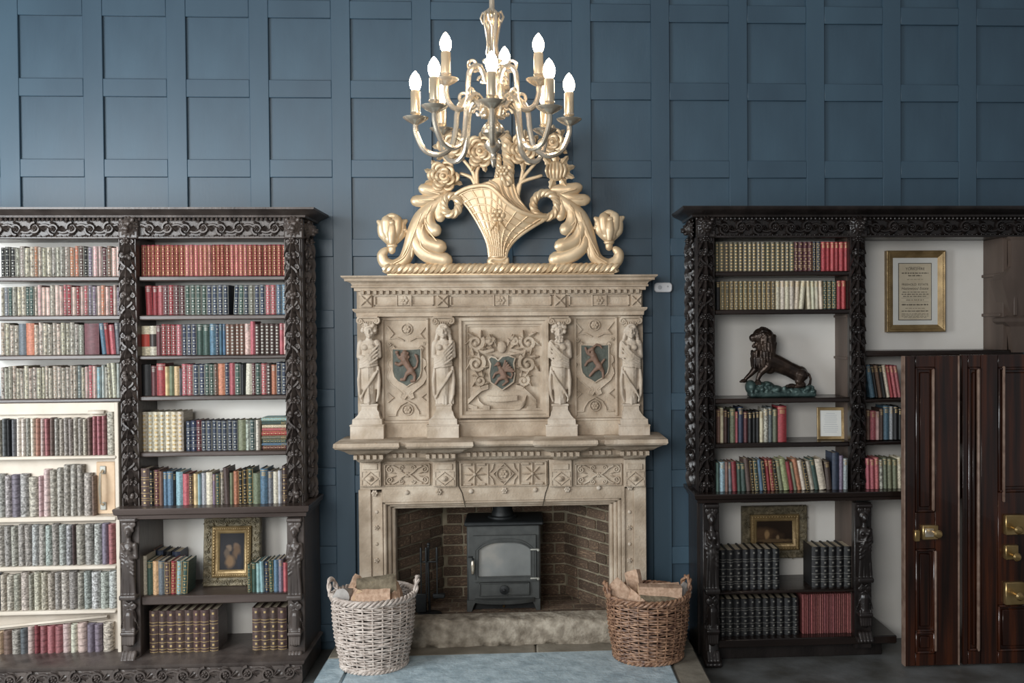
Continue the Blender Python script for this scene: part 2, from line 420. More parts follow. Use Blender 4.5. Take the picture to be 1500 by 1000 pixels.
# ================================================================== STRUCTURE
# ---- panelled wall
GX0, GPX, GW = -3.203, .5226, .399
GZ0, GPZ, GH = CAM[2]+1.9975, .5148, .401
OPX0, OPX1, OPZ = W(556, 800, -.1)[0], W(916, 800, -.1)[0], W(736, 722, -.1)[1]
mb = MB()
cols = range(-1, 15); rows = range(-1, 9)
def panel_rect(c, r):
    x0 = GX0+c*GPX; x1 = x0+GW; z1 = GZ0-r*GPZ; z0 = z1-GH
    if c <= 3 and r >= 3:
        if r == 3: z0 += .052
        else: z0 += .05; z1 += .05
    return x0, x1, z0, z1
panels = []
for c in cols:
    x0, x1, _, _ = panel_rect(c, 0)
    # stile to the left of this column
    sx0, sx1 = x1-GPX, x0
    cut = sx1 > OPX0 and sx0 < OPX1
    mb.box(sx0, sx1, 0, .035, OPZ if cut else 0, GZ0+GPZ+.25, .003)
    prev = GZ0+GPZ+.25
    ccut = x1 > OPX0 and x0 < OPX1
    for r in rows:
        _, _, z0, z1 = panel_rect(c, r)
        if ccut and z1 < OPZ+.3:
            if prev is not None: mb.box(x0, x1, .001, .035, OPZ, prev, .003)
            prev = None; break
        mb.box(x0, x1, .001, .035, z1, prev, .003); panels.append((x0, x1, max(z0, .02), z1)); prev = z0
        if z0 < .02: prev = None; break
    if prev is not None: mb.box(x0, x1, .001, .035, 0, prev, .003)
mb.box(GX0-GPX-.2, OPX0, .036, .06, 0, GZ0+GPZ+.25); mb.box(OPX1, GX0+15*GPX, .036, .06, 0, GZ0+GPZ+.25); mb.box(OPX0, OPX1, .036, .06, OPZ, GZ0+GPZ+.25)
wall = tag(mb.build('wall_back', M['paint']), 'blue painted wall of square recessed panels behind the fireplace', kind='structure')
pb = MB(); pb.box(-.5, .5, 0, .014, -.5, .5, .004); pme = pb.mesh('panel', False); pme.materials.append(M['paint'])
for (x0, x1, z0, z1) in panels:
    o = bpy.data.objects.new('panel', pme); C.objects.link(o); o.parent = wall
    o.location = ((x0+x1)/2, .020, (z0+z1)/2); o.scale = (x1-x0+.002, 1, z1-z0+.002)

# ---- floor
mb = MB(); mb.box(-4.6, 5.0, -9.5, .6, -.12, 0); tag(mb.build('floor', M['floor']), 'worn grey stone floor in front of the bookcases', kind='structure')

# ---- hearth of stone flags
HZ = .105
hx0 = FL(488, 948, HZ)[0]; hx1 = FL(1024, 962, HZ)[0]; fx1 = FL(990, 985, HZ)[0]
hearth = thing('hearth', 'low raised hearth of stone flags in front of the fireplace', 'hearth', ((hx0+hx1)/2, -.9, 0))
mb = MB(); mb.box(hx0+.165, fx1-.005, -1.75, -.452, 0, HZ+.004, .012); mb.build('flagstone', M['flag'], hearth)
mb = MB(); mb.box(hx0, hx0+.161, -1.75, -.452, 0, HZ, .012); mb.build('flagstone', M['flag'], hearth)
mb = MB(); mb.box(hx0, .056, -.447, .0, 0, HZ-.002, .012); mb.build('flagstone', M['flagb'], hearth)
mb = MB(); mb.box(.06, hx1, -.447, .0, 0, HZ-.004, .012); mb.build('flagstone', M['flagb'], hearth)
mb = MB(); mb.box(fx1, hx1, -1.75, -.452, 0, HZ-.004, .012); mb.build('flagstone', M['flagb'], hearth)

# ---- firebox
FBZ0 = W(740, 905, -.16)[1]-.015
FBZ1 = W(736, 730, -.02)[1]
fl0, fr0 = W(579, 820, -.02)[0]-.02, W(894, 820, -.02)[0]+.02
fl1, fr1 = W(649, 820, .42)[0], W(828, 820, .42)[0]
FBY0, FBY1 = -.03, .42
mb = MB()
def wallslab(p0, p1, t):
    d = Vector((p1[0]-p0[0], p1[1]-p0[1])).normalized(); n = Vector((-d.y, d.x))*t
    q = [(p0[0],p0[1]), (p1[0],p1[1]), (p1[0]+n.x,p1[1]+n.y), (p0[0]+n.x,p0[1]+n.y)]
    mb.add([(a,b,z) for z in (FBZ0-.1, FBZ1+.25) for a,b in q], [(0,1,2,3),(4,5,6,7),(0,1,5,4),(1,2,6,5),(2,3,7,6),(3,0,4,7)])
wallslab((fl0,FBY0), (fl1,FBY1), .12); wallslab((fl1-.1,FBY1), (fr1+.1,FBY1), .12); wallslab((fr1,FBY1), (fr0,FBY0), .12)
mb.box(fl0-.1, fr0+.1, FBY0, FBY1+.12, FBZ1+.2, FBZ1+.26)
mb.box(fl0-.1, fr0+.1, -.1, FBY1+.12, .0, FBZ0)
firebox = tag(mb.build('wall_firebox', M['soot'], smooth=False), 'sooty brick lining of the open fireplace recess', kind='structure')
bb = MB(); bb.box(-.5,.5,-.5,.5,-.5,.5,.07); bme = bb.mesh('brick', True, 30); bme.materials.append(M['brick'])
CH = .0735
def brick_run(p0, p1, shift):
    d = Vector((p1[0]-p0[0], p1[1]-p0[1])); L = d.length; d.normalize(); n = Vector((d.y, -d.x)); a = math.atan2(d.y, d.x)
    k = 0; z = FBZ0+.005
    while z < FBZ1+.12:
        s = -((k % 2)*.11 + shift + rnd.uniform(0, .03))
        while s < L:
            bl = rnd.choice((.2, .21, .105, .2)); a0 = max(s, .004); a1 = min(s+bl, L-.004)
            if a1-a0 > .03:
                m = (a0+a1)/2; dep = rnd.uniform(.006, .016)
                o = bpy.data.objects.new('brick', bme); C.objects.link(o); o.parent = firebox
                o.location = (p0[0]+d.x*m+n.x*(dep-.02), p0[1]+d.y*m+n.y*(dep-.02), z+CH/2-.005)
                o.scale = (a1-a0, .04, CH-.012+rnd.uniform(-.003, .002)); o.rotation_euler = (0, rnd.uniform(-.012, .012), a)
            s += bl+.011
        z += CH; k += 1
brick_run((fl0,FBY0), (fl1,FBY1), .02); brick_run((fl1,FBY1), (fr1,FBY1), .06); brick_run((fr1,FBY1), (fr0,FBY0), .04)
# brick floor of the recess
y = -.04; k = 0
while y < FBY1:
    x = fl0-.05*(k % 2)
    while x < fr0:
        o = bpy.data.objects.new('brick', bme); C.objects.link(o); o.parent = firebox
        o.location = (x+.1, y+.05, FBZ0-.012); o.scale = (.2, .095, .03); x += .208
    y += .103; k += 1

# ---- kerb stone
kx0, kx1 = W(588, 925, -.3)[0], W(905, 925, -.3)[0]
kz0, kz1 = HZ-.003, W(740, 906, -.27)[1]
mb = MB(); N_ = 70; prof = [(-.30, 0.0), (-.315, .25), (-.312, .6), (-.30, .85), (-.275, .97), (-.24, 1.0), (-.17, 1.0), (-.12, .98), (-.11, 0)]
vs = []; rk = random.Random(5)
off = [[0]*len(prof) for _ in range(N_)]
for i in range(N_):
    x = kx0+(kx1-kx0)*i/(N_-1)
    for j, (yy, zz) in enumerate(prof):
        a = .007*math.sin(i*.31+j)+.006*math.sin(i*.83+2.1*j)+rk.uniform(-.004, .004)
        chip = -.035*math.exp(-((i-42)/5.0)**2) if j in (2,3,4) else (-.012*math.exp(-((i-45)/9.0)**2))
        sc = 1-.10*(i/(N_-1)-.5) if False else 1
        vs.append((x, yy+(a if j < 5 else 0)-chip, kz0+(kz1-kz0)*zz*sc+(a*.8 if 2 < j < 7 else 0)+chip*.4*(1 if j > 2 else 0)))
k = len(prof); fs = []
for i in range(N_-1):
    for j in range(k): fs.append((i*k+j, (i+1)*k+j, (i+1)*k+(j+1)%k, i*k+(j+1)%k))
fs.append(tuple(range(k))); fs.append(tuple((N_-1)*k+j for j in range(k-1,-1,-1)))
mb.add(vs, fs)
tag(mb.build('hearth_kerb', M['kerb'], ang=60), 'long rough weathered stone kerb lying across the fireplace opening', 'kerb')

# ================================================================== CARVING MODULES
def foliage(H, w, seed, puff=.030):
    """dense carved drop of leaves, flowers, straps and fruit; local: x centred, y = 0 ground, z 0..H"""
    r = random.Random(seed); mb = MB(); z = H-.012; k = 0
    while z > .05:
        t = k % 3; L = min(.12, z)
        for s in (-1, 1):
            mb.leaf((s*w*.10, -.002, z-.008), -PI/2+s*.62, L*.82, w*.55, puff*.8, 3, curl=-.18*s)
            mb.spiral((s*w*.31, -.012, z-.006), w*.17, 1.25, .0085, PI/2 if t else -PI/2, -s, 16, 6)
        mb.leaf((0, -.010, z), -PI/2+r.uniform(-.15, .15), L, w*.62, puff, 3)
        if t == 0: mb.rosette((0, -.026, z), .024, 6, .018)
        elif t == 1:
            for q in range(5): mb.sph((r.uniform(-.22,.22)*w, -.022-r.uniform(0,.012), z-r.uniform(-.015,.03)), r.uniform(.011,.016), 8, 6)
        else:
            s = 1 if k % 2 else -1
            mb.tube([(s*w*.34*math.cos(q*PI/7), -.026, z+.03-.010*q) for q in range(8)], .0095, 6)
        z -= (.082, .074, .088)[t]; k += 1
    return mb
def rinceau(L, h, seed, puff=.022):
    """dense running scroll of leaves; local: x 0..L, z centred, y = 0 ground"""
    mb = MB(); r = random.Random(seed); n = max(1, round(L/(h*1.25))); p = L/n; pts = []
    for i in range(n*10+1):
        t = i/10; pts.append((t*p, -.008, h*.26*math.cos(t*PI)))
    mb.tube(pts, .0085, 6)
    for i in range(n):
        c = ((i+.5)*p, -.010, (.04 if i % 2 else -.04)*h); s = 1 if i % 2 else -1
        mb.spiral(c, h*.40, 1.5, .0105, PI*.5*s, s, 24)
        mb.rosette((c[0], -.016, c[2]), h*.20, 5, .016)
        mb.leaf((i*p+.05*p, 0, -s*h*.22), .6*s, h*.75, h*.45, puff, 3); mb.leaf((i*p+.60*p, 0, s*h*.30), -.9*s, h*.65, h*.42, puff, 3)
        mb.leaf((i*p+1.0*p, 0, -s*h*.05), PI-.6*s, h*.55, h*.40, puff, 2); mb.leaf((i*p+.35*p, 0, s*h*.42), PI*.9*s, h*.5, h*.32, puff*.8, 2)
        mb.leaf((i*p+.3*p, 0, -s*h*.44), .25*s, h*.45, h*.26, puff*.8, 2)
    return mb
def lion_mask():
    mb = MB()
    mb.sph((0,-.02,0), (.040,.034,.046)); mb.sph((0,-.052,-.014), (.024,.022,.020)); mb.sph((0,-.07,-.006), (.011,.008,.008))
    for s in (-1,1):
        mb.sph((s*.020,-.050,.016), (.015,.010,.008)); mb.sph((s*.012,-.062,-.020), (.014,.013,.012)); mb.sph((s*.036,-.025,.040), (.013,.012,.015)); mb.sph((s*.019,-.052,.006), .006)
    mb.sph((0,-.045,-.038), (.016,.014,.010))
    for k in range(14):
        a = 2*PI*k/14; mb.cap((.038*math.cos(a),-.012,.044*math.sin(a)), (.062*math.cos(a),-.004,.070*math.sin(a)), .013, .006)
    return remesh(mb, .0035, 2)
LIONMASK = lion_mask()
def term_figure():
    """draped figure on a scroll, lion leg below; local x centred, z 0..1 scaled later, ground y=0, about .11 wide, .86 high"""
    mb = MB(); H = .86
    mb.sph((0,-.035,.775), (.022,.024,.030)); mb.sph((0,-.058,.772), (.005,.006,.008)); mb.cap((0,-.03,.74), (0,-.03,.72), .014, .016)
    for q in range(9):
        a = PI*q/8; mb.sph((.024*math.cos(a), -.030, .785+.022*math.sin(a)), .010, 8, 6)
    mb.sph((0,-.03,.675), (.040,.030,.050)); mb.sph((0,-.03,.62), (.034,.028,.040))
    for s in (-1,1):
        mb.cap((s*.038,-.03,.70), (s*.046,-.035,.625), .015, .012); mb.cap((s*.046,-.035,.625), (-s*.005,-.055,.605+.03*s), .012, .010)
        mb.sph((s*.017,-.056,.678), .012)
    mb.cap((0,-.025,.60), (0,-.02,.42), .040, .034)
    for k in range(6):
        x = -.034+.0136*k; mb.cap((x*.8,-.050,.59), (x*1.15+.006*math.sin(k*2),-.046,.405), .009, .011)
    for k in range(4): mb.cap((-.036,-.048,.64-.022*k), (.036,-.055,.60-.024*k), .009, .009)
    mb.cap((-.030,-.05,.70), (.034,-.055,.57), .010, .010)
    # hair scrolls / capital
    for s in (-1,1): mb.spiral((s*.026,-.03,.825), .022, 1.3, .010, PI/2, s, 20)
    mb.box(-.05,.05,-.05,0,.84,.86)
    # bracket under the feet, scrolls, leg and paw
    mb.box(-.052,.052,-.07,0,.375,.405,.006)
    for s in (-1,1): mb.spiral((s*.024,-.035,.335), .024, 1.3, .010, PI/2, s, 20)
    for s in (-1,0,1): mb.leaf((s*.02,-.02,.315), -PI/2+s*.3, .13, .04, .022, 3)
    mb.cap((0,-.03,.28), (0,-.035,.12), .036, .032)
    for k in range(5): mb.cap((-.034+.017*k,-.055,.20), (-.03+.015*k,-.062,.11), .009, .007)
    mb.box(-.045,.045,-.075,0,.165,.185,.004)
    for k in range(4): mb.cap((-.033+.022*k,-.045,.055), (-.033+.022*k,-.075,.018), .015, .013)
    mb.box(-.052,.052,-.06,0,0,.03,.004)
    return remesh(mb, .0042, 1)
TERM = term_figure()

def carved(name, mb, mat, parent, loc, rot=(0,0,0)):
    me = mb.mesh(name, True, 60) if isinstance(mb, MB) else mb
    return mobj(name, me, mat, parent, loc, rot)

def post_upper(bc, mat, px0, px1, py0, py1, Y, seed, side=None):
    x0, x1, z0, z1 = RC(px0, px1, py0, py1, Y); w = x1-x0
    mb = MB(); mb.box(x0, x1, Y, Y+.05, z0, z1, .004)
    mb.box(x0, x0+.010, Y-.012, Y+.01, z0, z1, .003); mb.box(x1-.010, x1, Y-.012, Y+.01, z0, z1, .003)
    p = mb.build('post', mat, bc)
    carved('carved_foliage', foliage(z1-z0, w*.86, seed), mat, bc, ((x0+x1)/2, Y, z0))
    return x0, x1, z0, z1
def copyme(me): return me

# ================================================================== LEFT BOOKCASE
YU, YL, YB = -.36, -.46, -.055
def shelf(bc, mat, px0, px1, py0, py1, Yf, yb=YB, ov=.004):
    x0, x1, z0, z1 = RC(px0, px1, py0, py1, Yf)
    mb = MB(); mb.box(x0, x1, Yf, yb, z0, z1, .006); mb.build('shelf', mat, bc); return z1
bcx = W(200, 900, -.3)[0]
LB = thing('bookcase', 'tall dark carved oak bookcase left of the fireplace', 'bookcase', (bcx, -.25, 0))
xl = W(-40, 500, YU)[0]; xr = W(443, 500, YU)[0]
ztop = W(200, 306, YU)[1]; zfr1 = W(200, 319, YU)[1]; zfr0 = W(200, 349, YU)[1]; zwaist = W(300, 757, YL)[1]; zw1 = W(300, 742, YL)[1]
zpl = W(300, 968, YL)[1]
mb = MB(); mb.box(xl, xr-.02, YB, YB+.02, .1, zfr1); mb.build('back_panel', M['plaster'], LB)
mb = MB(); mb.box(xr-.03, xr, YU+.03, 0, zpl-.2, zfr1, .003); mb.box(xr-.035, xr+.006, YU+.005, YU+.04, zw1, zfr0, .004); mb.box(xr-.002, xr+.008, -.06, -.03, zw1, zfr0, .003); mb.build('side_panel', M['wood'], LB)
o = carved('carved_foliage', foliage(zfr0-zw1, .20, 11), M['wood'], LB, (xr+.001, -.19, zw1), (0, 0, PI/2))
# middle division and posts
mx0, mx1, _, _ = RC(177, 203, 350, 745, YU)
mb = MB(); mb.box((mx0+mx1)/2+.012, mx1-.002, YU+.05, YB, zw1, zfr0); mb.build('divider', M['wood'], LB)
post_upper(LB, M['wood'], 177, 203, 350, 744, YU, 3)
post_upper(LB, M['wood'], 419, 443, 350, 744, YU, 4)
# frieze and cornice
mb = MB(); mb.box(xl, xr, YU+.002, YB, zfr0, zfr1, .003)
mb.box(xl, xr, YU-.018, YU+.02, zfr0-.004, zfr0+.012, .004); mb.build('frieze', M['wood'], LB)
def beads(bc, mat, x0, x1, y, z, r, step):
    mb = MB(); x = x0
    while x < x1: mb.sph((x, y, z), (r*.8, r, r), 8, 5); x += step
    o = mb.build('bead_moulding', mat, bc); o['kind'] = 'stuff'; return o
fx = W(207, 330, YU)[0]; fxe = W(416, 330, YU)[0]
carved('carved_frieze', rinceau(fxe-fx, (zfr1-zfr0)*.72, 21), M['wood'], LB, (fx, YU, (zfr0+zfr1)/2-.004))
fx2 = W(174, 330, YU)[0]
carved('carved_frieze', rinceau(fx2-xl, (zfr1-zfr0)*.72, 22), M['wood'], LB, (xl, YU, (zfr0+zfr1)/2-.004))
beads(LB, M['wood'], xl, xr, YU-.016, zfr1-.010, .012, .027); beads(LB, M['wood'], xl, xr, YU-.020, zfr0+.012, .006, .03)
mb = MB(); mb.cornice(xl, xr, YU, 0, [(.0, zfr1-.002), (.03, zfr1), (.034, zfr1+.012), (.050, zfr1+.020), (.085, zfr1+.036), (.098, ztop-.012), (.10, ztop)]); mb.build('cornice', M['wood'], LB)
zc = (zfr0+zfr1)/2+.004
for px in (190, 431):
    mb = MB(); x = W(px, 335, YU)[0]; mb.box(x-.058, x+.058, YU-.028, YU+.02, zfr0-.005, zfr1-.004, .008); mb.build('corbel', M['wood'], LB)
    mobj('carved_mask', LIONMASK, M['wood'], LB, (x, YU-.02, zc+.004), (0,0,0), (.95, 1, .95))
mobj('carved_mask', LIONMASK.copy(), M['wood'], LB, (xr+.004, -.24, zc), (0,0,PI/2), (1.1,1,.95))
carved('carved_foliage', rinceau(.3, .11, 5), M['wood'], LB, (xr, -.34, zc-.004), (0,0,PI/2))
# shelves
for (a, b) in ((404,411),(461,468),(520,526),(579,586),(661,668)): shelf(LB, M['woodh'], 203, 420, a, b, YU+.012)
for (a, b) in ((405,412),(462,469),(520,527),(584,590)): shelf(LB, M['woodh'], -40, 178, a, b, YU+.012)
# waist, lower stage
wx0 = W(176, 750, YL)[0]; wx1 = W(446, 750, YL)[0]
mb = MB(); mb.cornice(wx0, wx1, YL, YB, [(-.004, zwaist-.012), (.012, zwaist-.004), (.014, zwaist+.018), (.028, zwaist+.026), (.034, zw1-.006), (.030, zw1)])
mb.build('waist_shelf', M['woodh'], LB)
for (a, b, s) in ((178,205,1), (421,446,-1)):
    x0, x1, z0, z1 = RC(a, b, 758, 968, YL); x1 = x0+.115 if x1-x0 > .12 else x1
    mb = MB(); mb.box(x0, x1, YL+.004, YL+.06, z0-.1, z1, .004); mb.build('post', M['wood'], LB)
    me = TERM; o = mobj('carved_figure', me, M['wood'], LB, ((x0+x1)/2, YL+.012, z0+.005), (0,0,0), (s*(x1-x0)/.112, 1, (z1-z0)/.865))
mb = MB(); a0 = W(206, 850, YL)[0]; mb.box(a0-.035, a0-.008, YL+.05, YB, zpl, zwaist); mb.build('divider', M['wood'], LB)
mb = MB(); a1 = W(447, 850, YL)[0]; mb.box(a1-.03, a1-.004, YL+.02, 0, .02, zwaist, .004); mb.build('side_panel', M['wood'], LB)
shelf(LB, M['woodh'], 207, 422, 871, 884, YL+.02)
mb = MB(); mb.box(xl, a1-.01, YL+.02, YB, zpl-.035, zpl, .006); mb.build('shelf', M['woodh'], LB)
# carved plinth
pz1 = W(220, 972, -.60)[1]
mb = MB(); pr = W(440, 985, -.60)[0]
mb.cornice(xl, pr, -.58, YB, [(.0, .0), (.01, .02), (.008, pz1-.035), (.022, pz1-.022), (.026, pz1-.006), (.012, pz1)]); mb.build('plinth', M['wood'], LB)
carved('carved_frieze', rinceau(pr-xl, .10, 31, .012), M['wood'], LB, (xl, -.588, .075))

# ================================================================== RIGHT BOOKCASE
RB = thing('bookcase', 'tall black carved oak bookcase right of the fireplace', 'bookcase', (W(1240, 900, -.3)[0], -.25, 0))
E_, EH = M['ebony'], M['ebonyh']
xl2 = W(1021, 500, YU)[0]; xr2 = W(1530, 500, YU)[0]
zt2 = W(1240, 304, YU)[1]; zf1 = W(1240, 318, YU)[1]; zf0 = W(1240, 347, YU)[1]; zwa = W(1150, 733, YL)[1]; zwb = W(1150, 721, YL)[1]
mb = MB(); mb.box(xl2+.02, xr2-.02, YB, YB+.02, .002, zf1); mb.build('back_panel', M['plaster'], RB)
mb = MB(); mb.box(xl2, xl2+.03, YU+.03, 0, .02, zf1, .003); mb.box(xl2-.006, xl2+.035, YU+.005, YU+.04, zwb, zf0, .004); mb.box(xl2-.008, xl2+.002, -.06, -.03, zwb, zf0, .003); mb.build('side_panel', E_, RB)
carved('carved_foliage', foliage(zf0-zwb, .20, 12), E_, RB, (xl2-.001, -.19, zwb), (0, 0, -PI/2))
post_upper(RB, E_, 1021, 1047, 347, 722, YU, 6)
post_upper(RB, E_, 1245, 1267, 347, 722, YU, 7)
mb = MB(); x0, x1, _, _ = RC(1245, 1267, 400, 700, YU); mb.box(x0+.002, x0+.026, YU+.05, YB, zwb, zf0)
for py in (462, 523):
    z = W(1240, py, -.2)[1]; mb.box(x0-.008, x0+.01, YU+.06, YB, z-.012, z+.004, .002)
mb.build('divider', M['brownwood'], RB)
mb = MB(); mb.box(xl2, xr2, YU+.002, YB, zf0, zf1, .003); mb.box(xl2, xr2, YU-.018, YU+.02, zf0-.004, zf0+.012, .004); mb.build('frieze', E_, RB)
g0 = W(1049, 330, YU)[0]; g1 = W(1243, 330, YU)[0]; g2 = W(1269, 330, YU)[0]
carved('carved_frieze', rinceau(g1-g0, (zf1-zf0)*.72, 41), E_, RB, (g0, YU, (zf0+zf1)/2-.004))
carved('carved_frieze', rinceau(xr2-g2, (zf1-zf0)*.72, 42), E_, RB, (g2, YU, (zf0+zf1)/2-.004))
beads(RB, E_, xl2, xr2, YU-.016, zf1-.010, .012, .027); beads(RB, E_, xl2, xr2, YU-.020, zf0+.012, .006, .03)
mb = MB(); mb.cornice(xl2, xr2, YU, 0, [(.0, zf1-.002), (.03, zf1), (.034, zf1+.012), (.050, zf1+.020), (.085, zf1+.036), (.098, zt2-.012), (.10, zt2)]); mb.build('cornice', E_, RB)
zc2 = (zf0+zf1)/2+.004
LM2 = LIONMASK.copy(); LM2.materials.clear()
for px in (1034, 1256):
    mb = MB(); x = W(px, 335, YU)[0]; mb.box(x-.058, x+.058, YU-.028, YU+.02, zf0-.005, zf1-.004, .008); mb.build('corbel', E_, RB)
    mobj('carved_mask', LM2, E_, RB, (x, YU-.02, zc2+.004), (0,0,0), (.95,1,.95))
mobj('carved_mask', LM2, E_, RB, (xl2-.004, -.24, zc2), (0,0,-PI/2), (1.1,1,.95))
for (a, b) in ((397,404),(453,460),(583,590),(648,655)): shelf(RB, EH, 1047, 1246, a, b, YU+.012)
for (a, b) in ((513,521),(583,588),(645,650)): shelf(RB, EH, 1266, 1500, a, b, YU+.012)
# faded inner side and stepped end post at the right
sx = W(1440, 430, YB)[0]
mb = MB(); mb.box(sx, sx+.03, YU+.03, YB, W(1440, 516, YB)[1], zf0, .003)
for py in (404, 461): z = W(1440, py, -.1)[1]; mb.box(sx-.012, sx+.01, YU+.05, YB, z-.012, z+.008, .003)
mb.build('side_panel', M['brownwood'], RB)
mb = MB(); x0 = W(1470, 430, YU)[0]; x1 = W(1506, 430, YU)[0]; xc = (x0+x1)/2+.02
zz = [W(1485, p, YU)[1] for p in (347, 352, 384, 390, 410, 414, 462, 466, 471, 478, 516)]
hw = [.085, .06, .055, .06, .135, .13, .062, .12, .115, .07, .045]
for i in range(len(zz)-1):
    a, b = hw[i], hw[i+1]
    ya, yb2 = YU-.02-.35*(a-.06), YU-.02-.35*(b-.06)
    mb.add([(xc-a,ya,zz[i]),(xc+a,ya,zz[i]),(xc+a,YU+.12,zz[i]),(xc-a,YU+.12,zz[i]),(xc-b,yb2,zz[i+1]),(xc+b,yb2,zz[i+1]),(xc+b,YU+.12,zz[i+1]),(xc-b,YU+.12,zz[i+1])], [(0,1,5,4),(1,2,6,5),(2,3,7,6),(3,0,4,7)])
mb.box(xc+.02, xc+.045, YU-.035, YU, zz[6], zz[5], .004); mb.box(xc-.05, xc-.025, YU-.035, YU, zz[6], zz[5], .004)
mb.build('post', M['brownwood'], RB, smooth=False)
# waist and lower stage
w0 = W(1024, 727, YL)[0]; w1 = W(1500, 727, YL)[0]
mb = MB(); mb.cornice(w0, w1, YL, YB, [(-.004, zwa-.010), (.012, zwa-.004), (.014, zwa+.014), (.028, zwa+.022), (.034, zwb-.006), (.030, zwb)]); mb.build('waist_shelf', EH, RB)
TERM2 = TERM.copy(); TERM2.materials.clear()
for (a, b, py1, s) in ((1030,1054,968,1), (1252,1277,938,-1)):
    x0, x1, z0, z1 = RC(a, b, 736, py1, YL)
    mb = MB(); mb.box(x0, x1, YL+.004, YL+.06, max(.02, z0-.05), z1, .004); mb.build('post', E_, RB)
    mobj('carved_figure', TERM2, E_, RB, ((x0+x1)/2, YL+.012, z0), (0,0,0), (s*(x1-x0)/.112, 1, (z1-z0)/.865))
mb = MB(); x0, x1, z0, z1 = RC(1030, 1054, 930, 985, YL)
for k in range(4): mb.cap((x0+.015+.026*k, YL, .05), (x0+.015+.026*k, YL-.06, .02), .022, .018)
mb.cap(((x0+x1)/2, YL+.03, .16), ((x0+x1)/2, YL+.0, .06), .05, .055)
mobj('paw_foot', remesh(mb, .006, 2), E_, RB)
a0 = W(1030, 850, YL)[0]; mb = MB(); mb.box(a0, a0+.025, YL+.03, 0, .02, zwa, .004); mb.build('side_panel', E_, RB)
a0 = W(1252, 850, YL)[0]; mb = MB(); mb.box(a0+.004, a0+.03, YL+.06, YB, W(1252, 930, YL)[1], zwa); mb.build('divider', M['brownwood'], RB)
shelf(RB, EH, 1054, 1253, 864, 869, YL+.03)
x0, x1, z0, z1 = RC(1034, 1314, 934, 946, YL+.0)
mb = MB(); mb.box(x0, x1, YL, YB, z0, z1, .006); mb.build('shelf', EH, RB)
mb = MB(); mb.box(x0+.05, x1-.06, YL+.10, YB, 0, z0, .004); mb.build('plinth', E_, RB)
ZRB_BASE = z1
# ================================================================== JIB DOOR with dummy spines (lower left)
D1 = thing('door_1', 'cream jib door dressed with worn dummy book spines in the left bookcase', None, (W(90, 975, YU)[0], YU, 0), kind='structure')
YD = YU-.005
x0, x1, z0, z1 = RC(-40, 176, 590, 974, YD)
mb = MB(); mb.box(x0, x1, YD+.06, YD+.09, z0, z1); mb.build('door_board', M['cream'], D1)
mb = MB(); a = W(170, 780, YD)[0]; mb.box(a, x1, YD-.004, YD+.06, z0, z1, .004); mb.build('stile', M['cream'], D1)
a2, b2, c2, d2 = RC(-40, 170, 590, 603, YD); mb = MB(); mb.box(a2, b2, YD+.03, YD+.06, c2-.02, d2, .004); mb.build('rail', M['cream'], D1)
DOORROWS = []
for (pa, pb_) in ((668,673),(757,764),(829,835),(894,900)):
    q = RC(-40, 171, pa, pb_, YD); mb = MB(); mb.box(q[0], q[1], YD-.012, YD+.06, q[2], q[3], .006); mb.build('shelf', M['cream'], D1); DOORROWS.append(q[3])
q = RC(-40, 171, 974, 980, YD); DOORROWS.append(q[3])
# handle board and pull handle
q = RC(142, 169, 676, 752, YD+.05); mb = MB(); mb.box(q[0], q[1], YD+.045, YD+.06, q[2], q[3], .003); mb.build('handle_board', M['pinebare'], D1)
hx = W(149, 715, YD+.02)[0]; hza = W(149, 688, YD+.02)[1]; hzb = W(149, 741, YD+.02)[1]
hd = thing('x'); bpy.data.objects.remove(hd)
mb = MB(); mb.tube([(hx,YD+.045,hza),(hx,YD+.005,hza-.02),(hx,YD-.005,(hza+hzb)/2),(hx,YD+.005,hzb+.02),(hx,YD+.045,hzb)], [.008,.008,.010,.008,.008], 8)
hnd = mb.build('pull_handle', M['brassp'], D1)
for zz_ in (hza, hzb): mb = MB(); mb.box(hx-.018, hx+.018, YD+.035, YD+.046, zz_-.028, zz_+.022, .004); mb.build('handle_plate', M['silvertool'], hnd)
# curled leather strips peeling above the rows
def roll(pa, pb_, py, r, drop):
    xa, z = W(pa, py, YD); xb = W(pb_, py, YD)[0]; mb = MB(); n = 14
    vs = []; fs = []
    for i in range(n):
        t = i/(n-1)*1.75*PI; rr = r*(1-.25*i/(n-1))
        for x, dz in ((xa, drop), (xb, 0)): vs.append((x, YD+.02-rr*math.cos(t), z+dz+rr*math.sin(t)))
    for i in range(n-1): fs.append((2*i, 2*i+1, 2*i+3, 2*i+2))
    mb.add(vs, fs); o = mb.build('peeling_strip', M['cream'], D1)
    so = o.modifiers.new('s', 'SOLIDIFY'); so.thickness = .003
roll(128, 152, 606, .022, 0); roll(-30, 156, 909, .016, -.06)

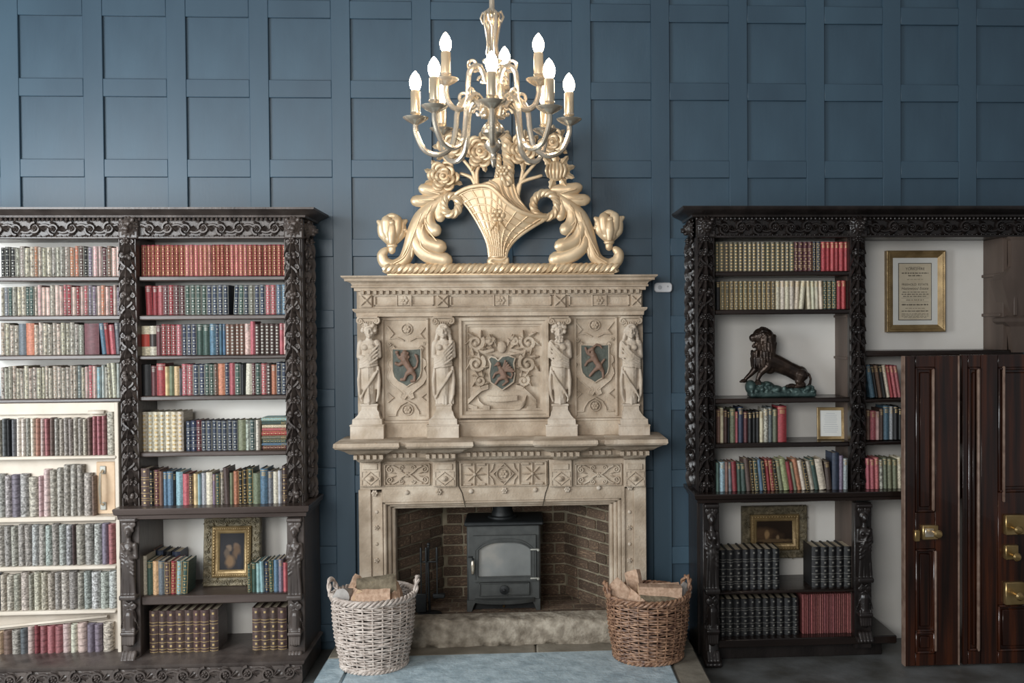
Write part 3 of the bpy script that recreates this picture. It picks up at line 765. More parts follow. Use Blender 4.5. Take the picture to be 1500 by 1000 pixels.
# ================================================================== DARK DOORS AT THE RIGHT
YDR = -.62
def panel_door(name, label, px0, px1, py0, py1, stiles, panels, mid, zb=.012):
    x0, x1, z0, z1 = RC(px0, px1, py0, py1, YDR); z0 = zb
    d = thing(name, label, None, ((x0+x1)/2, YDR, 0), kind='structure')
    mb = MB(); mb.box(x0+.02, x1-.02, YDR+.018, YDR+.035, z0+.02, z1-.02); mb.build('door_core', M['mahog'], d)
    for (a, b) in stiles: xa, xb, _, _ = RC(a, b, 600, 900, YDR); mb = MB(); mb.box(xa, xb, YDR, YDR+.05, z0, z1, .004); mb.build('stile', M['mahog'], d)
    for (a, b, c, e) in mid: xa, xb, za, zb_ = RC(a, b, c, e, YDR); mb = MB(); mb.box(xa, xb, YDR+.001, YDR+.049, max(za, z0), min(zb_, z1), .004); mb.build('rail', M['mahog'], d)
    for (a, b, c, e) in panels:
        xa, xb, za, zb_ = RC(a, b, c, e, YDR)
        mb = MB(); m = .03
        mb.box(xa+m, xb-m, YDR+.008, YDR+.02, za+m, zb_-m, .008); p = mb.build('door_panel', M['mahog'], d)
        mb = MB()
        for (q0, q1, q2, q3) in ((xa, xb, zb_-.014, zb_), (xa, xb, za, za+.014), (xa, xa+.014, za, zb_), (xb-.014, xb, za, zb_)): mb.box(q0, q1, YDR-.008, YDR+.02, q2, q3, .005)
        mb.build('panel_moulding', M['mahog'], p)
    return d, x0, x1, z0, z1
dA, ax0, ax1, az0, az1 = panel_door('door_2', 'narrow polished dark mahogany door leaf with brass rim lock before the bookcase', 1326, 1404, 521, 978,
    [(1326,1341),(1370,1404)], [(1341,1370,538,750),(1341,1370,804,925),(1341,1370,925,957)], [(1341,1370,521,538),(1341,1370,750,804),(1341,1370,957,978)])
mb = MB(); mb.box(ax0-.006, ax0+.002, YDR-.004, YDR+.052, az0, az1, .003); mb.build('glint_edge', M['doorglint'], dA)  # leaf edge, coloured pale to imitate the light along it
mb = MB(); mb.box(ax1-.004, ax1+.006, YDR-.012, YDR+.052, az0, az1, .004); mb.build('glint_edge', M['doorglint'], dA)
dB, bx0, bx1, bz0, bz1 = panel_door('door_3', 'wide polished dark mahogany door leaf with three brass fittings at the edge of view', 1410, 1560, 519, 975,
    [(1410,1418),(1437,1462),(1545,1560)], [(1418,1437,538,953),(1462,1545,538,720),(1462,1545,885,953)], [(1418,1437,519,538),(1418,1437,953,975),(1462,1545,519,538),(1462,1545,720,885),(1462,1545,953,975)])
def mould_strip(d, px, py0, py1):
    xa, za = W(px, py1, YDR); zb_ = W(px, py0, YDR)[1]; mb = MB(); mb.box(xa-.007, xa+.007, YDR-.016, YDR+.01, za, zb_, .005); mb.build('panel_moulding', M['doorglint'], d)  # thin strip whose pale colour imitates light on the moulding edge
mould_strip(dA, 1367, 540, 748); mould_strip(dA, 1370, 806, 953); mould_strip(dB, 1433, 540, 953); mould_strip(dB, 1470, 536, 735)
def lock(d, px0, px1, py0, py1, knob, kind):
    xa, xb, za, zb_ = RC(px0, px1, py0, py1, YDR); mb = MB(); mb.box(xa, xb, YDR-.03, YDR+.005, za, zb_, .005); l = mb.build('rim_lock', M['brass'], d)
    kx, kz = W(knob[0], knob[1], YDR)
    mb = MB(); mb.lathe([(.010,0),(.009,.03),(.014,.036),(.024,.046),(.026,.058),(.018,.07),(.001,.073)], (kx, YDR-.03, kz), 18, 'y'); mb.build('door_knob', M['brass'], l)
    if kind == 0:
        mb = MB(); mb.box(xa-.045, xa-.012, YDR-.022, YDR+.005, za-.012, zb_-.03, .005); mb.build('keyhole_cover', M['brass'], l)
        mb = MB(); mb.box(xa+.014, xb-.03, YDR-.034, YDR-.028, za+.018, zb_-.018, .003); mb.build('lock_plate', M['brassp'], l)
lock(dA, 1349, 1372, 768, 789, (1366, 778), 0)
lock(dB, 1470, 1500, 753, 782, (1482, 772), 1); lock(dB, 1470, 1489, 797, 818, (1480, 811), 1); lock(dB, 1470, 1498, 851, 884, (1484, 868), 1)

# ================================================================== STONE CHIMNEYPIECE
MP = thing('chimneypiece', 'tall carved pale limestone chimneypiece with shields and caryatids', 'fireplace', (W(735, 940, -.2)[0], -.15, HZ))
ST, SW = M['stone'], M['stonew']
def part(name, mb, mat=None, parent=None, ang=35): return mb.build(name, mat or ST, parent or MP, True, ang)
YO = -.10   # overmantel ground
YG = -.16   # lower stage ground
bx0_, bx1_ = W(524, 560, YO)[0], W(942, 560, YO)[0]
def zc_(py, Y, px=733): return W(px, py, Y)[1]
# overmantel core
mb = MB(); mb.box(bx0_, bx1_, YO, 0, zc_(650, YO), zc_(404, YO)); part('overmantel_wall', mb)
# top cornice
z401, z410, z418, z426, z432 = [zc_(p, -.3) for p in (402, 409, 418, 425, 432)]
cx0, cx1 = W(529, 430, -.14)[0], W(936, 430, -.14)[0]
mb = MB(); mb.cornice(cx0, cx1, -.13, 0, [(.0, z432), (.015, z432+.004), (.018, z426), (.040, z426+.004), (.041, z418-.006), (.056, z418-.004), (.057, z418+.006), (.050, z418+.010), (.058, z418+.024), (.074, z410-.006), (.076, z410-.004), (.092, z410-.003), (.093, z410+.012), (.098, z410+.013), (.110, z401-.008), (.111, z401)])
part('top_cornice', mb, ang=18)
ZMT = z401
dm = MB(); dm.box(-.5,.5,-.5,.5,-.5,.5,.08); dme = dm.mesh('dentil', True, 30); dme.materials.append(ST)
def dentils(xa, xb, y, z0, z1, step, w, d):
    n = int((xb-xa)/step); off = ((xb-xa)-(n-1)*step)/2
    for i in range(n):
        o = bpy.data.objects.new('dentil', dme); C.objects.link(o); o.parent = MP
        o.location = Vector((xa+off+i*step, y+d/2, (z0+z1)/2))-MP.location; o.scale = (w, d, z1-z0)
dentils(cx0-.02, cx1+.02, -.178, z426-.018, z426+.008, .040, .022, .035)
# upper frieze with panels and carved tiles
mb = MB(); fa, fb, fz0, fz1 = RC(526, 940, 430, 451, -.13); mb.box(fa, fb, -.13, YO, fz0, fz1, .003); part('upper_frieze', mb)
for (a, b) in ((548,636),(659,808),(833,922)):
    xa, xb, za, zb_ = RC(a, b, 432, 448, -.13)
    mb = MB()
    for (q0,q1,q2,q3) in ((xa,xb,zb_-.010,zb_),(xa,xb,za,za+.010),(xa,xa+.012,za,zb_),(xb-.012,xb,za,zb_)): mb.box(q0,q1,-.142,-.128,q2,q3,.003)
    part('frieze_panel_frame', mb)
    m = (xa+xb)/2; h = (zb_-za)/2; zm = (za+zb_)/2
    mb = MB(); mb.box(m-.042, m+.042, -.143, -.128, za, zb_, .004); mb.rosette((m,-.146,zm), h*.85, 6, .010)
    for s in (-1,1): mb.tube([(m+s*.045,-.145,za),(m+s*.045,-.145,zb_)], .005, 6)
    part('carved_tile', mb)
for (a, b) in ((528,545),(640,657),(812,829),(925,940)):
    xa, xb, za, zb_ = RC(a, b, 430, 450, -.15); m = (xa+xb)/2; zm = (za+zb_)/2
    mb = MB(); mb.box(xa, xb, -.15, -.1, za, zb_, .004)
    for sx in (-1,1):
        for sz in (-1,1): mb.leaf((m, -.15, zm), math.atan2(sz, sx), .046, .026, .010, 2)
    mb.sph((m,-.155,zm), .009, 8, 6); part('carved_block', mb)
za_, zb_2, zc3 = zc_(463, -.15), zc_(457, -.15), zc_(451, -.15)
mb = MB(); mb.cornice(W(524, 457, -.13)[0], W(941, 457, -.13)[0], -.13, 0, [(.0, za_), (.008, za_+.003), (.010, zb_2), (.024, zb_2+.010), (.030, zc3-.006), (.028, zc3)]); part('architrave_moulding', mb)
# sill band behind the pedestals
xa, xb, za, zb_ = RC(526, 942, 617, 650, -.12); mb = MB(); mb.box(xa, xb, -.125, YO, za, zb_, .003); mb.cornice(xa+.01, xb-.01, -.12, YO+.01, [(.0, zb_-.004), (.012, zb_), (.010, zb_+.012), (.0, zb_+.016)]); part('sill_band', mb)

# --- caryatids
def caryatid(kind):
    """draped figure, z 0 (hem) .. .53 (crown), ground y=0; kind 0 nude-shouldered man, 1 woman, 2 bearded man, 3 woman draped"""
    mb = MB(); f = -1 if kind in (2, 3) else 1; r = random.Random(kind)
    hz = .468; hx_ = {0: .006, 1: .0, 2: -.004, 3: .0}[kind]; hy = -.045
    HB = len(mb.v)
    mb.sph((hx_, hy, hz), (.030, .033, .039)); mb.sph((hx_, hy-.014, hz-.020), (.021, .020, .022))          # skull, jaw
    mb.sph((hx_, hy-.035, hz-.004), (.0055, .009, .012)); mb.sph((hx_, hy-.030, hz+.012), (.020, .008, .006))  # nose, brow
    mb.sph((hx_, hy-.031, hz-.022), (.010, .006, .004)); mb.sph((hx_, hy-.029, hz-.035), (.009, .008, .007))   # lips, chin
    for s in (-1, 1): mb.sph((hx_+s*.011, hy-.029, hz+.003), (.006, .004, .0035)); mb.sph((hx_+s*.016, hy-.022, hz-.012), (.009, .009, .009)); mb.sph((hx_+s*.031, hy, hz-.004), (.006, .008, .010))
    if kind in (0, 2):
        for q in range(26): a = r.uniform(-.4, PI+.4); rr = r.uniform(.028, .038); mb.sph((hx_+rr*math.cos(a), hy-.018+r.uniform(-.01,.03), hz+.004+rr*math.sin(a)), r.uniform(.009, .013), 8, 6)
    else:
        for q in range(15):
            a = PI*q/14; mb.cap((hx_+.018*math.cos(a), hy-.022, hz+.022+.012*math.sin(a)), (hx_+.036*math.cos(a), hy+.004, hz-.008+.034*math.sin(a)), .009, .009)
        for s in (-1, 1):
            for q in range(3): mb.sph((hx_+s*(.033+.003*q), hy+.004, hz-.015-.014*q), .011, 8, 6)
    if kind == 2:
        for q in range(16): mb.sph((hx_+r.uniform(-.018,.018), hy-.022-r.uniform(0,.01), hz-.034-r.uniform(0,.028)), r.uniform(.006,.010), 8, 6)
    for i_ in range(HB, len(mb.v)): p_ = mb.v[i_]; mb.v[i_] = (hx_+(p_[0]-hx_)*1.14, hy+(p_[1]-hy)*1.12, hz+.002+(p_[2]-hz)*1.10)
    mb.cap((hx_, -.038, hz-.03), (0, -.034, .41), .019, .023)
    # torso
    mb.sph((0, -.035, .375), (.054, .034, .046)); mb.sph((0, -.035, .325), (.046, .034, .055)); mb.sph((0, -.032, .275), (.048, .036, .035))
    for s in (-1, 1):
        mb.sph((s*.050, -.032, .395), (.022, .024, .022))
        mb.sph((s*.022, -.064, .368), (.020, .014 if kind in (0,2) else .020, .018))
    # arms: one hanging to the elbow, forearm across the body
    for s, el, ha in ((f, (.064*f, -.038, .315), (.006*f, -.078, .322)), (-f, (-.064*f, -.036, .312), (-.004*f, -.080, .300))):
        mb.cap((s*.056, -.034, .390), el, .019, .016); mb.cap(el, ha, .016, .012); mb.sph(ha, (.014, .010, .011))
        for q in range(4): mb.cap((ha[0]-.006*s, ha[1]-.006, ha[2]+.009-.006*q), (ha[0]-.022*s, ha[1]-.004, ha[2]+.008-.006*q), .0042, .0035)
    # drapery: shoulder swag, waist roll
    for k in range(5):
        p = []; rr = []
        for i in range(9):
            t = i/8; p.append((f*(.060-.120*t), -.060-.020*math.sin(PI*t), .404-.025*k-(.110-.012*k)*t-.012*math.sin(PI*t))); rr.append(.0058+.002*math.sin(PI*t))
        if k > 0 or kind != 0: mb.tube(p, rr, 8)
    for k in range(3): mb.tube([(-.054+.0135*i, -.048-.034*math.sin(PI*i/8), .296-.018*k-.010*math.sin(PI*i/8)) for i in range(9)], .0065, 8)
    # skirt with vertical folds, open over the tapering shaft
    mb.tube([(0,-.026,.29),(0,-.026,.16),(0,-.024,.02)], [.054,.048,.040], 14)
    for k in range(9):
        x = -.052+.013*k; e = .02+.10*abs(math.sin((k-4)*.42)) if kind != 1 else .02+.06*((k % 3) == 0)
        mb.cap((x*.92, -.058+abs(x)*.4, .272), (x*(1.08+.05*math.sin(k*1.7)), -.062+abs(x)*.5, e), .0085, .0105 if k % 2 else .007)
    for s in (-1, 1):
        p = [(s*.056, -.045, .25), (s*.064, -.050, .17), (s*.060, -.052, .08), (s*.046, -.046, .03)]; mb.tube(p, [.008,.012,.011,.005], 8)
    p = [(f*.055, -.062, .225), (f*.02, -.076, .165), (-f*.025, -.072, .105), (-f*.052, -.058, .055)]; mb.tube(p, [.008,.009,.008,.006], 8)
    if kind == 0: mb.cap((0,-.076,.25), (0,-.072,.075), .0045, .0045); mb.cap((0,-.074,.075), (0,-.07,.035), .010, .012)
    return remesh(mb, .0032, 1, .3)
figs = [541, 650, 820, 924]
for k, px in enumerate(figs):
    top = 463; xc, _ = W(px, 530, -.14)
    zt = W(px, 476, -.14)[1]; zb = W(px, 593, -.14)[1]
    me = caryatid(k)
    fig = mobj('caryatid', me, SW, MP, (xc, YO-.012, zb-.01), (0,0,0), (1.0, 1.0, (zt-zb+.02)/.515))
    fig['label'] = ['beardless curly haired stone figure with a hanging tassel', 'stone woman with folded arms and long wavy hair', 'bearded curly haired stone figure with draped shoulder', 'stone woman with a drape over one shoulder'][k]
    # ionic capital
    zc0 = W(px, 476, -.15)[1]; zc1 = W(px, 463, -.15)[1]; mb = MB(); mb.box(xc-.062, xc+.062, -.178, YO, zc1-.014, zc1, .004)
    mb.box(xc-.045, xc+.045, -.165, YO, zc0-.008, zc1-.012, .006)
    for s in (-1,1): mb.spiral((xc+s*.050, -.168, (zc0+zc1)/2-.002), .022, 1.4, .0085, PI/2, -s, 22); mb.sph((xc+s*.050,-.150,(zc0+zc1)/2-.002), (.024,.022,.024))
    for q in range(5): mb.sph((xc-.028+.014*q, -.172, zc0+.014), (.006,.006,.010), 8, 6)
    part('ionic_capital', mb)
    # pedestal: neck, flare, base block
    hwb = {0:24, 1:23, 2:23, 3:22.5}[k]; pxb = [538, 649, 823, 929.5][k]
    xb_, _ = W(pxb, 634, -.19); hw_ = hwb/(FPX/6.3)
    zs = [W(px, p, -.15)[1] for p in (648, 622, 621, 613, 612, 608, 603, 600, 592)]; zs[0] = zc_(646, -.40)+.003
    wsx = [hw_, hw_, hw_*.90, hw_*.88, hw_*.78, hw_*.66, hw_*.58, .050, .048]; yd = [-.205, -.205, -.195, -.194, -.186, -.178, -.172, -.166, -.162]; xcs = [xb_, xb_, xb_, xb_, xb_, (xb_+xc)/2, xc, xc, xc]
    mb = MB(); vs = []
    for z, w_, y_, xx in zip(zs, wsx, yd, xcs): vs += [(xx-w_, y_, z), (xx+w_, y_, z), (xx+w_, YO, z), (xx-w_, YO, z)]
    fs = []
    for i in range(len(zs)-1):
        for j in range(4): fs.append((i*4+j, i*4+(j+1)%4, (i+1)*4+(j+1)%4, (i+1)*4+j))
    fs += [(3,2,1,0), tuple(32+j for j in range(4))]
    mb.add(vs, fs)
    mb.box(xb_-hw_-.004, xb_+hw_+.004, -.210, YO, zs[1]-.004, zs[1]+.006, .003); mb.box(xc-.056, xc+.056, -.170, YO, zs[8]-.01, zs[8]+.004, .004)
    part('pedestal', mb, SW, ang=25)

# --- side panels with shields
def ring_poly(px0, px1, py0, py1, Y, pts):
    x0, x1, z0, z1 = RC(px0, px1, py0, py1, Y); return [(x0+(x1-x0)*u, z0+(z1-z0)*v) for u, v in pts]
SH = [(0,1),(.5,.985),(1,1),(1,.42),(.95,.26),(.82,.14),(.62,.06),(.5,0),(.38,.06),(.18,.14),(.05,.26),(0,.42)]
def outline_strap(mb, poly, r, y, closed=True): mb.tube([(p[0], y, p[1]) for p in poly], r, 6, closed=closed)
def beast(kind, s=1.0):
    mb = MB(); c = mb.cap
    if kind == 'lion':
        c((-.010,0,.032), (.020,0,-.010), .024, .018); c((.018,0,-.008), (.034,0,-.024), .017, .020); mb.sph((-.008,-.004,.052), (.026,.018,.022)); mb.sph((-.006,-.010,.068), (.017,.014,.015)); c((-.002,-.012,.068), (.014,-.012,.066), .009, .007)
        c((-.020,0,.036), (-.044,0,.044), .012, .009); c((-.044,0,.044), (-.056,0,.066), .009, .009); mb.sph((-.056,-.004,.070), (.012,.010,.009)); c((-.018,0,.018), (-.046,0,.006), .013, .009); c((-.046,0,.006), (-.064,0,.014), .009, .009)
        c((.030,0,-.024), (.004,0,-.040), .018, .012); c((.004,0,-.040), (-.010,0,-.066), .011, .009); c((-.010,0,-.068), (-.032,0,-.070), .009, .008); c((.036,0,-.026), (.054,0,-.048), .017, .011); c((.054,0,-.048), (.052,0,-.074), .010, .009); c((.052,0,-.074), (.032,0,-.078), .009, .008)
        mb.tube([(.046,0,-.016),(.066,0,-.004),(.074,0,.025),(.066,0,.05),(.054,0,.058)], [.008,.007,.007,.010,.006], 6)
        for k in range(8): a = k*PI/4; mb.sph((-.008+.026*math.cos(a), -.006, .046+.020*math.sin(a)), .008, 6, 5)
    elif kind == 'goat':
        c((-.006,0,.030), (.016,0,-.004), .021, .017); c((.016,0,-.004), (.034,0,-.024), .016, .019); c((-.008,0,.036), (-.012,0,.060), .015, .012); c((-.012,-.004,.066), (-.034,-.004,.060), .012, .008); c((-.032,-.004,.056), (-.036,-.004,.046), .005, .003); mb.tube([(-.006,-.004,.074),(.014,-.004,.088),(.036,-.004,.084),(.050,-.004,.068)], [.008,.008,.007,.004], 6)
        c((-.016,0,.034), (-.044,0,.044), .011, .008); c((-.044,0,.044), (-.056,0,.070), .008, .008); c((-.014,0,.014), (-.044,0,.002), .012, .008); c((-.044,0,.002), (-.058,0,-.016), .008, .008)
        c((.030,0,-.024), (.002,0,-.042), .016, .010); c((.002,0,-.042), (-.030,0,-.070), .009, .008); c((.036,0,-.024), (.054,0,-.048), .016, .010); c((.054,0,-.048), (.056,0,-.078), .009, .008); c((.044,0,-.008), (.064,0,.012), .008, .006)
    else:
        c((-.004,0,.010), (.014,0,-.024), .020, .018); c((-.008,0,.014), (-.020,0,.040), .014, .011); mb.sph((-.024,-.006,.048), (.014,.013,.013)); c((-.032,-.006,.046), (-.046,-.006,.038), .007, .004)
        for k in range(6): c((.004,-.004,.012), (.018+.010*k,-.008,.066-.012*k), .009, .006)
        c((-.012,0,.004), (-.042,0,-.006), .010, .007); c((-.042,0,-.006), (-.054,0,-.028), .007, .006); c((.010,0,-.024), (-.020,0,-.036), .015, .010); c((-.020,0,-.036), (-.040,0,-.062), .008, .007); c((.016,0,-.026), (.030,0,-.050), .014, .009); c((.030,0,-.050), (.004,0,-.070), .008, .007)
        mb.tube([(.026,0,-.02),(.052,0,-.032),(.060,0,-.01),(.050,0,.004)], [.008,.007,.007,.005], 6)
    return remesh(mb, .0024, 1, .3)
def shield_panel(ax, bx, ay, by, sh, kind, tint):
    xa, xb, za, zb_ = RC(ax, bx, ay, by, YO)
    mb = MB()
    for (q0,q1,q2,q3) in ((xa,xa+.018,za,zb_),(xb-.018,xb,za,zb_)): mb.box(q0,q1,YO-.016,YO+.005,q2,q3,.005)
    mb.box(xa, xb, YO-.016, YO+.005, zb_-.012, zb_, .004); part('panel_frame', mb)
    sx0, sx1, sz0, sz1 = RC(*sh, YO-.02); m = (sx0+sx1)/2; zm = (sz0+sz1)/2; w = sx1-sx0; h = sz1-sz0
    mb = MB()  # strapwork cartouche around the shield
    P = [(-.5,.60),(.5,.60),(.60,.68),(.72,.60),(.64,.45),(.66,.30),(.80,.22),(.84,.08),(.72,-.02),(.80,-.14),(.86,-.30),(.70,-.50),(.42,-.66),(.22,-.78),(.30,-.92),(.12,-.98),(0,-.86),(-.12,-.98),(-.30,-.92),(-.22,-.78),(-.42,-.66),(-.70,-.50),(-.86,-.30),(-.80,-.14),(-.72,-.02),(-.84,.08),(-.80,.22),(-.66,.30),(-.64,.45),(-.72,.60),(-.60,.68)]
    poly = [(m+u*w*.80, zm+v*h*.86) for u, v in P]; mb.prism(poly[::-1], YO-.014, YO+.004, .004); outline_strap(mb, poly, .0045, YO-.013)
    part('cartouche', mb)
    mb = MB()
    for (u, v) in ((-.62,.64),(.62,.64)): mb.spiral((m+u*w, YO-.014, zm+v*h), .014, 1.3, .004, 0, 1 if u > 0 else -1, 18)
    zt_ = W((ax+bx)/2, 482 if kind == 'lion' else 476, YO)[1]; zb3 = W((ax+bx)/2, 600 if kind == 'lion' else 594, YO)[1]
    part('carved_scroll', mb); mb = MB()
    def round_rose(zz2): mb.rosette((m, YO-.010, zz2), .026, 6, .008); mb.tube([(m+.034*math.cos(a*PI/9), YO-.006, zz2+.034*math.sin(a*PI/9)) for a in range(18)], .004, 6, closed=True)
    round_rose(zt_)
    for s in (-1, 1): mb.tube([(m+s*.125, YO-.006, zt_+.02), (m+s*.085, YO-.008, zt_-.03), (m+s*.110, YO-.006, zt_-.06), (m+s*.06, YO-.008, zt_-.055), (m+s*.02, YO-.006, zt_-.075)], .0055, 6)
    part('upper_strapwork', mb); mb = MB(); round_rose(zb3)
    for s in (-1, 1):
        mb.tube([(m+s*.125, YO-.006, zb3-.035), (m+s*.075, YO-.008, zb3-.035), (m+s*.07, YO-.006, zb3-.01), (m+s*.045, YO-.008, zb3+.03), (m, YO-.006, zb3+.055)], .0055, 6)
        mb.tube([(m+s*.125, YO-.006, zb3+.05), (m+s*.09, YO-.008, zb3+.08), (m+s*.125, YO-.006, zb3+.11)], .005, 6)
        mb.spiral((m+s*.028, YO-.012, zm-.70*h), .018, 1.2, .005, PI/2, s, 16)
    part('lower_strapwork', mb)
    poly = ring_poly(*sh, YO-.02, SH); mb = MB(); mb.prism(poly, YO-.022, YO, .004)
    shd = part('shield', mb, M['shield']); mb = MB(); outline_strap(mb, poly, .0048, YO-.021); mb.build('shield_rim', ST, shd)
    b = mobj('heraldic_beast', beast(kind), M['beast'], shd, (m-.004, YO-.030, zm+.012), (0,0,0), (1.0*w/.18, 1, 1.25*h/.24))
    b['label'] = {'lion': 'reddish rampant lion', 'goat': 'reddish rampant goat'}[kind]
shield_panel(559, 629, 466, 614, (575, 617, 511, 566), 'lion', 0)
shield_panel(841, 905, 464, 609, (851, 892, 505, 560), 'goat', 0)
# --- centre panel
xa, xb, za, zb_ = RC(673, 804, 465, 611, YO)
mb = MB()
frame(mb, xa, xb, za, zb_, [(0,YO+.004),(0,-.142),(.003,-.146),(.018,-.146),(.022,-.140),(.024,-.130),(.042,-.127),(.046,-.122),(.047,-.114),(.058,-.111),(.062,YO+.004)])
part('centre_panel_frame', mb)
sx0, sx1, sz0, sz1 = RC(716, 755, 522, 571, YO-.02); m = (sx0+sx1)/2; zm = (sz0+sz1)/2
P = [(0,.93),(.10,1),(.26,.96),(.36,.88),(.52,1.0),(.74,1.03),(.92,.97),(1,.95),(.94,.80),(.98,.5),(.93,.24),(.72,.12),(.5,0),(.28,.12),(.07,.24),(.02,.5),(.08,.78)]
poly = [(sx0+(sx1-sx0)*u, sz0+(sz1-sz0)*v) for u, v in P]
mb = MB(); mb.prism(poly[::-1], YO-.030, YO, .005); shd = part('shield', mb, M['shield']); mb = MB(); outline_strap(mb, poly, .006, YO-.028); mb.build('shield_rim', ST, shd)
b = mobj('heraldic_beast', beast('griffin'), M['beast'], shd, (m+.002, YO-.038, zm+.006), (0,0,0), (1.1, 1, 1.15)); b['label'] = 'reddish winged griffin'
def pxz(px, py, Y=YO): return W(px, py, Y)
mb = MB()
for s in (-1, 1):
    def q(px, py):
        px_ = 735.5+s*abs(px-735.5) if True else px
        a, b_ = W(px_, py, YO); return (a, YO-.008, b_)
    for (cx_, cy_, r_, st, hd) in ((697, 501, .055, PI*.2, -1), (718, 500, .030, 0, 1), (698, 532, .058, PI*.3, -1), (704, 557, .042, PI*.3, 1)):
        c_ = q(cx_, cy_); mb.spiral(c_, r_, 1.35, .017, st if s < 0 else PI-st, hd*(-s), 26, 6, .2)
        for k in range(5):
            a = st+k*1.15; a = a if s < 0 else PI-a
            mb.leaf((c_[0]+r_*.75*math.cos(a), YO-.002, c_[2]+r_*.75*math.sin(a)), a+(.9 if s < 0 else -.9), r_*1.0, r_*.75, .024, 3)
    p0 = q(724, 512); p1 = q(708, 516); p2 = q(694, 512); p3 = q(690, 498)
    mb.tube([p0, p1, p2, p3], [.012,.014,.012,.007], 8)
    mb.leaf((q(722, 520)[0], YO, q(722, 520)[2]), PI-.2 if s < 0 else .2, .10, .045, .016, 3)
    mb.leaf((q(728, 508)[0], YO, q(728, 508)[2]), PI*.62 if s < 0 else PI*.38, .09, .04, .014, 3)
mb.sph((m, YO-.012, W(735, 508, YO)[1]), (.03,.016,.04)); part('carved_scrolls', mb)
mb = MB()  # ribbon scroll below the shield
def ribbon(pts, wid):
    vs = []; fs = []
    for i, (px, py, y_) in enumerate(pts):
        x, z = W(px, py, YO); vs += [(x, y_, z-wid/2), (x, y_, z+wid/2), (x, y_+.012, z+wid/2), (x, y_+.012, z-wid/2)]
    for i in range(len(pts)-1):
        for j in range(4): fs.append((i*4+j, i*4+(j+1)%4, (i+1)*4+(j+1)%4, (i+1)*4+j))
    k = (len(pts)-1)*4; fs += [(0,1,2,3), (k+3,k+2,k+1,k)]; mb.add(vs, fs)
ribbon([(713,583,YO-.022),(724,584,YO-.028),(735,584,YO-.030),(748,583,YO-.028),(758,582,YO-.022)], .034)
for s in (-1, 1):
    f_ = lambda d: 735.5+s*d
    ribbon([(f_(20),566,YO-.02),(f_(30),569,YO-.030),(f_(38),576,YO-.032),(f_(46),584,YO-.026),(f_(50),588,YO-.02)], .030)
    ribbon([(f_(36),582,YO-.012),(f_(33),590,YO-.022),(f_(26),596,YO-.026),(f_(18),597,YO-.02)], .028)
    ribbon([(f_(50),594,YO-.012),(f_(42),596,YO-.016),(f_(36),598,YO-.012)], .026)
part('carved_ribbon', mb, ang=60)

# --- lower stage: shelf with breaks, dentils
zs0, zs1, zs2, zs3, zs4, zs5 = [zc_(p, -.40) for p in (680, 673, 666, 661, 655, 646)]
def cornice_run(pa, pb_, yf, name, up=0.0):
    xa = W(pa, 660, yf)[0]; xb = W(pb_, 660, yf)[0]
    mb = MB(); mb.cornice(xa, xb, yf, -.02, [(-.045, zs0), (-.02, zs0+.008), (.0, zs1), (.0, zs2-.002), (.03, zs2+.006), (.055, zs3+.004), (.09, zs4-.004), (.105, zs4), (.115, zs4+.012), (.112, zs5-.006+up), (.095, zs5+up)])
    part(name, mb, ang=30)
    return xa, xb
cornice_run(530, 940, -.235, 'mantel_shelf')
for (a, b, e) in ((520,561,-1), (624,668,0), (807,848,0), (910,949,1)):
    xa, xb = cornice_run(a, b, -.29, 'mantel_shelf_break', .003)
    dentils(xa-.015, xb+.015, -.322, zs1+.001, zs2-.001, .040, .024, .04)
for (a, b) in ((573,612),(680,795),(860,898)):
    xa = W(a, 668, -.25)[0]; xb = W(b, 668, -.25)[0]; dentils(xa, xb, -.262, zs1+.001, zs2-.001, .040, .024, .035)
# frieze
xa, xb, za, zb_ = RC(527, 946, 676, 714, YG); mb = MB(); mb.box(xa, xb, YG, -.02, za, zb_+.02, .003); part('lower_frieze', mb)
for (a, b) in ((527,558),(634,668),(805,838),(914,946)):
    xa, xb, za, zb_ = RC(a, b, 676, 713, YG-.035); mb = MB(); mb.box(xa, xb, YG-.035, YG, za, zb_+.015, .004)
    w_ = xb-xa; h_ = zb_-za; mm = (xa+xb)/2; y_ = YG-.037
    mb.box(xa+.02, xb-.02, y_-.006, y_+.01, za+h_*.68, za+h_*.92, .004)
    zq = za+h_*.33
    mb.tube([(mm-w_*.36,y_,zq),(mm,y_,zq+h_*.25),(mm+w_*.36,y_,zq),(mm,y_,zq-h_*.25)], .005, 6, closed=True)
    mb.sph((mm,y_-.002,zq), (w_*.15,.012,h_*.11)); mb.sph((mm,y_-.012,zq), (w_*.08,.008,h_*.06))
    for sx in (-1,1):
        for sz in (-1,1): mb.tube([(mm+sx*w_*.40,y_,zq+sz*h_*.06),(mm+sx*w_*.40,y_,zq+sz*h_*.27),(mm+sx*w_*.2,y_,zq+sz*h_*.27)], .0035, 6)
    part('carved_block', mb)
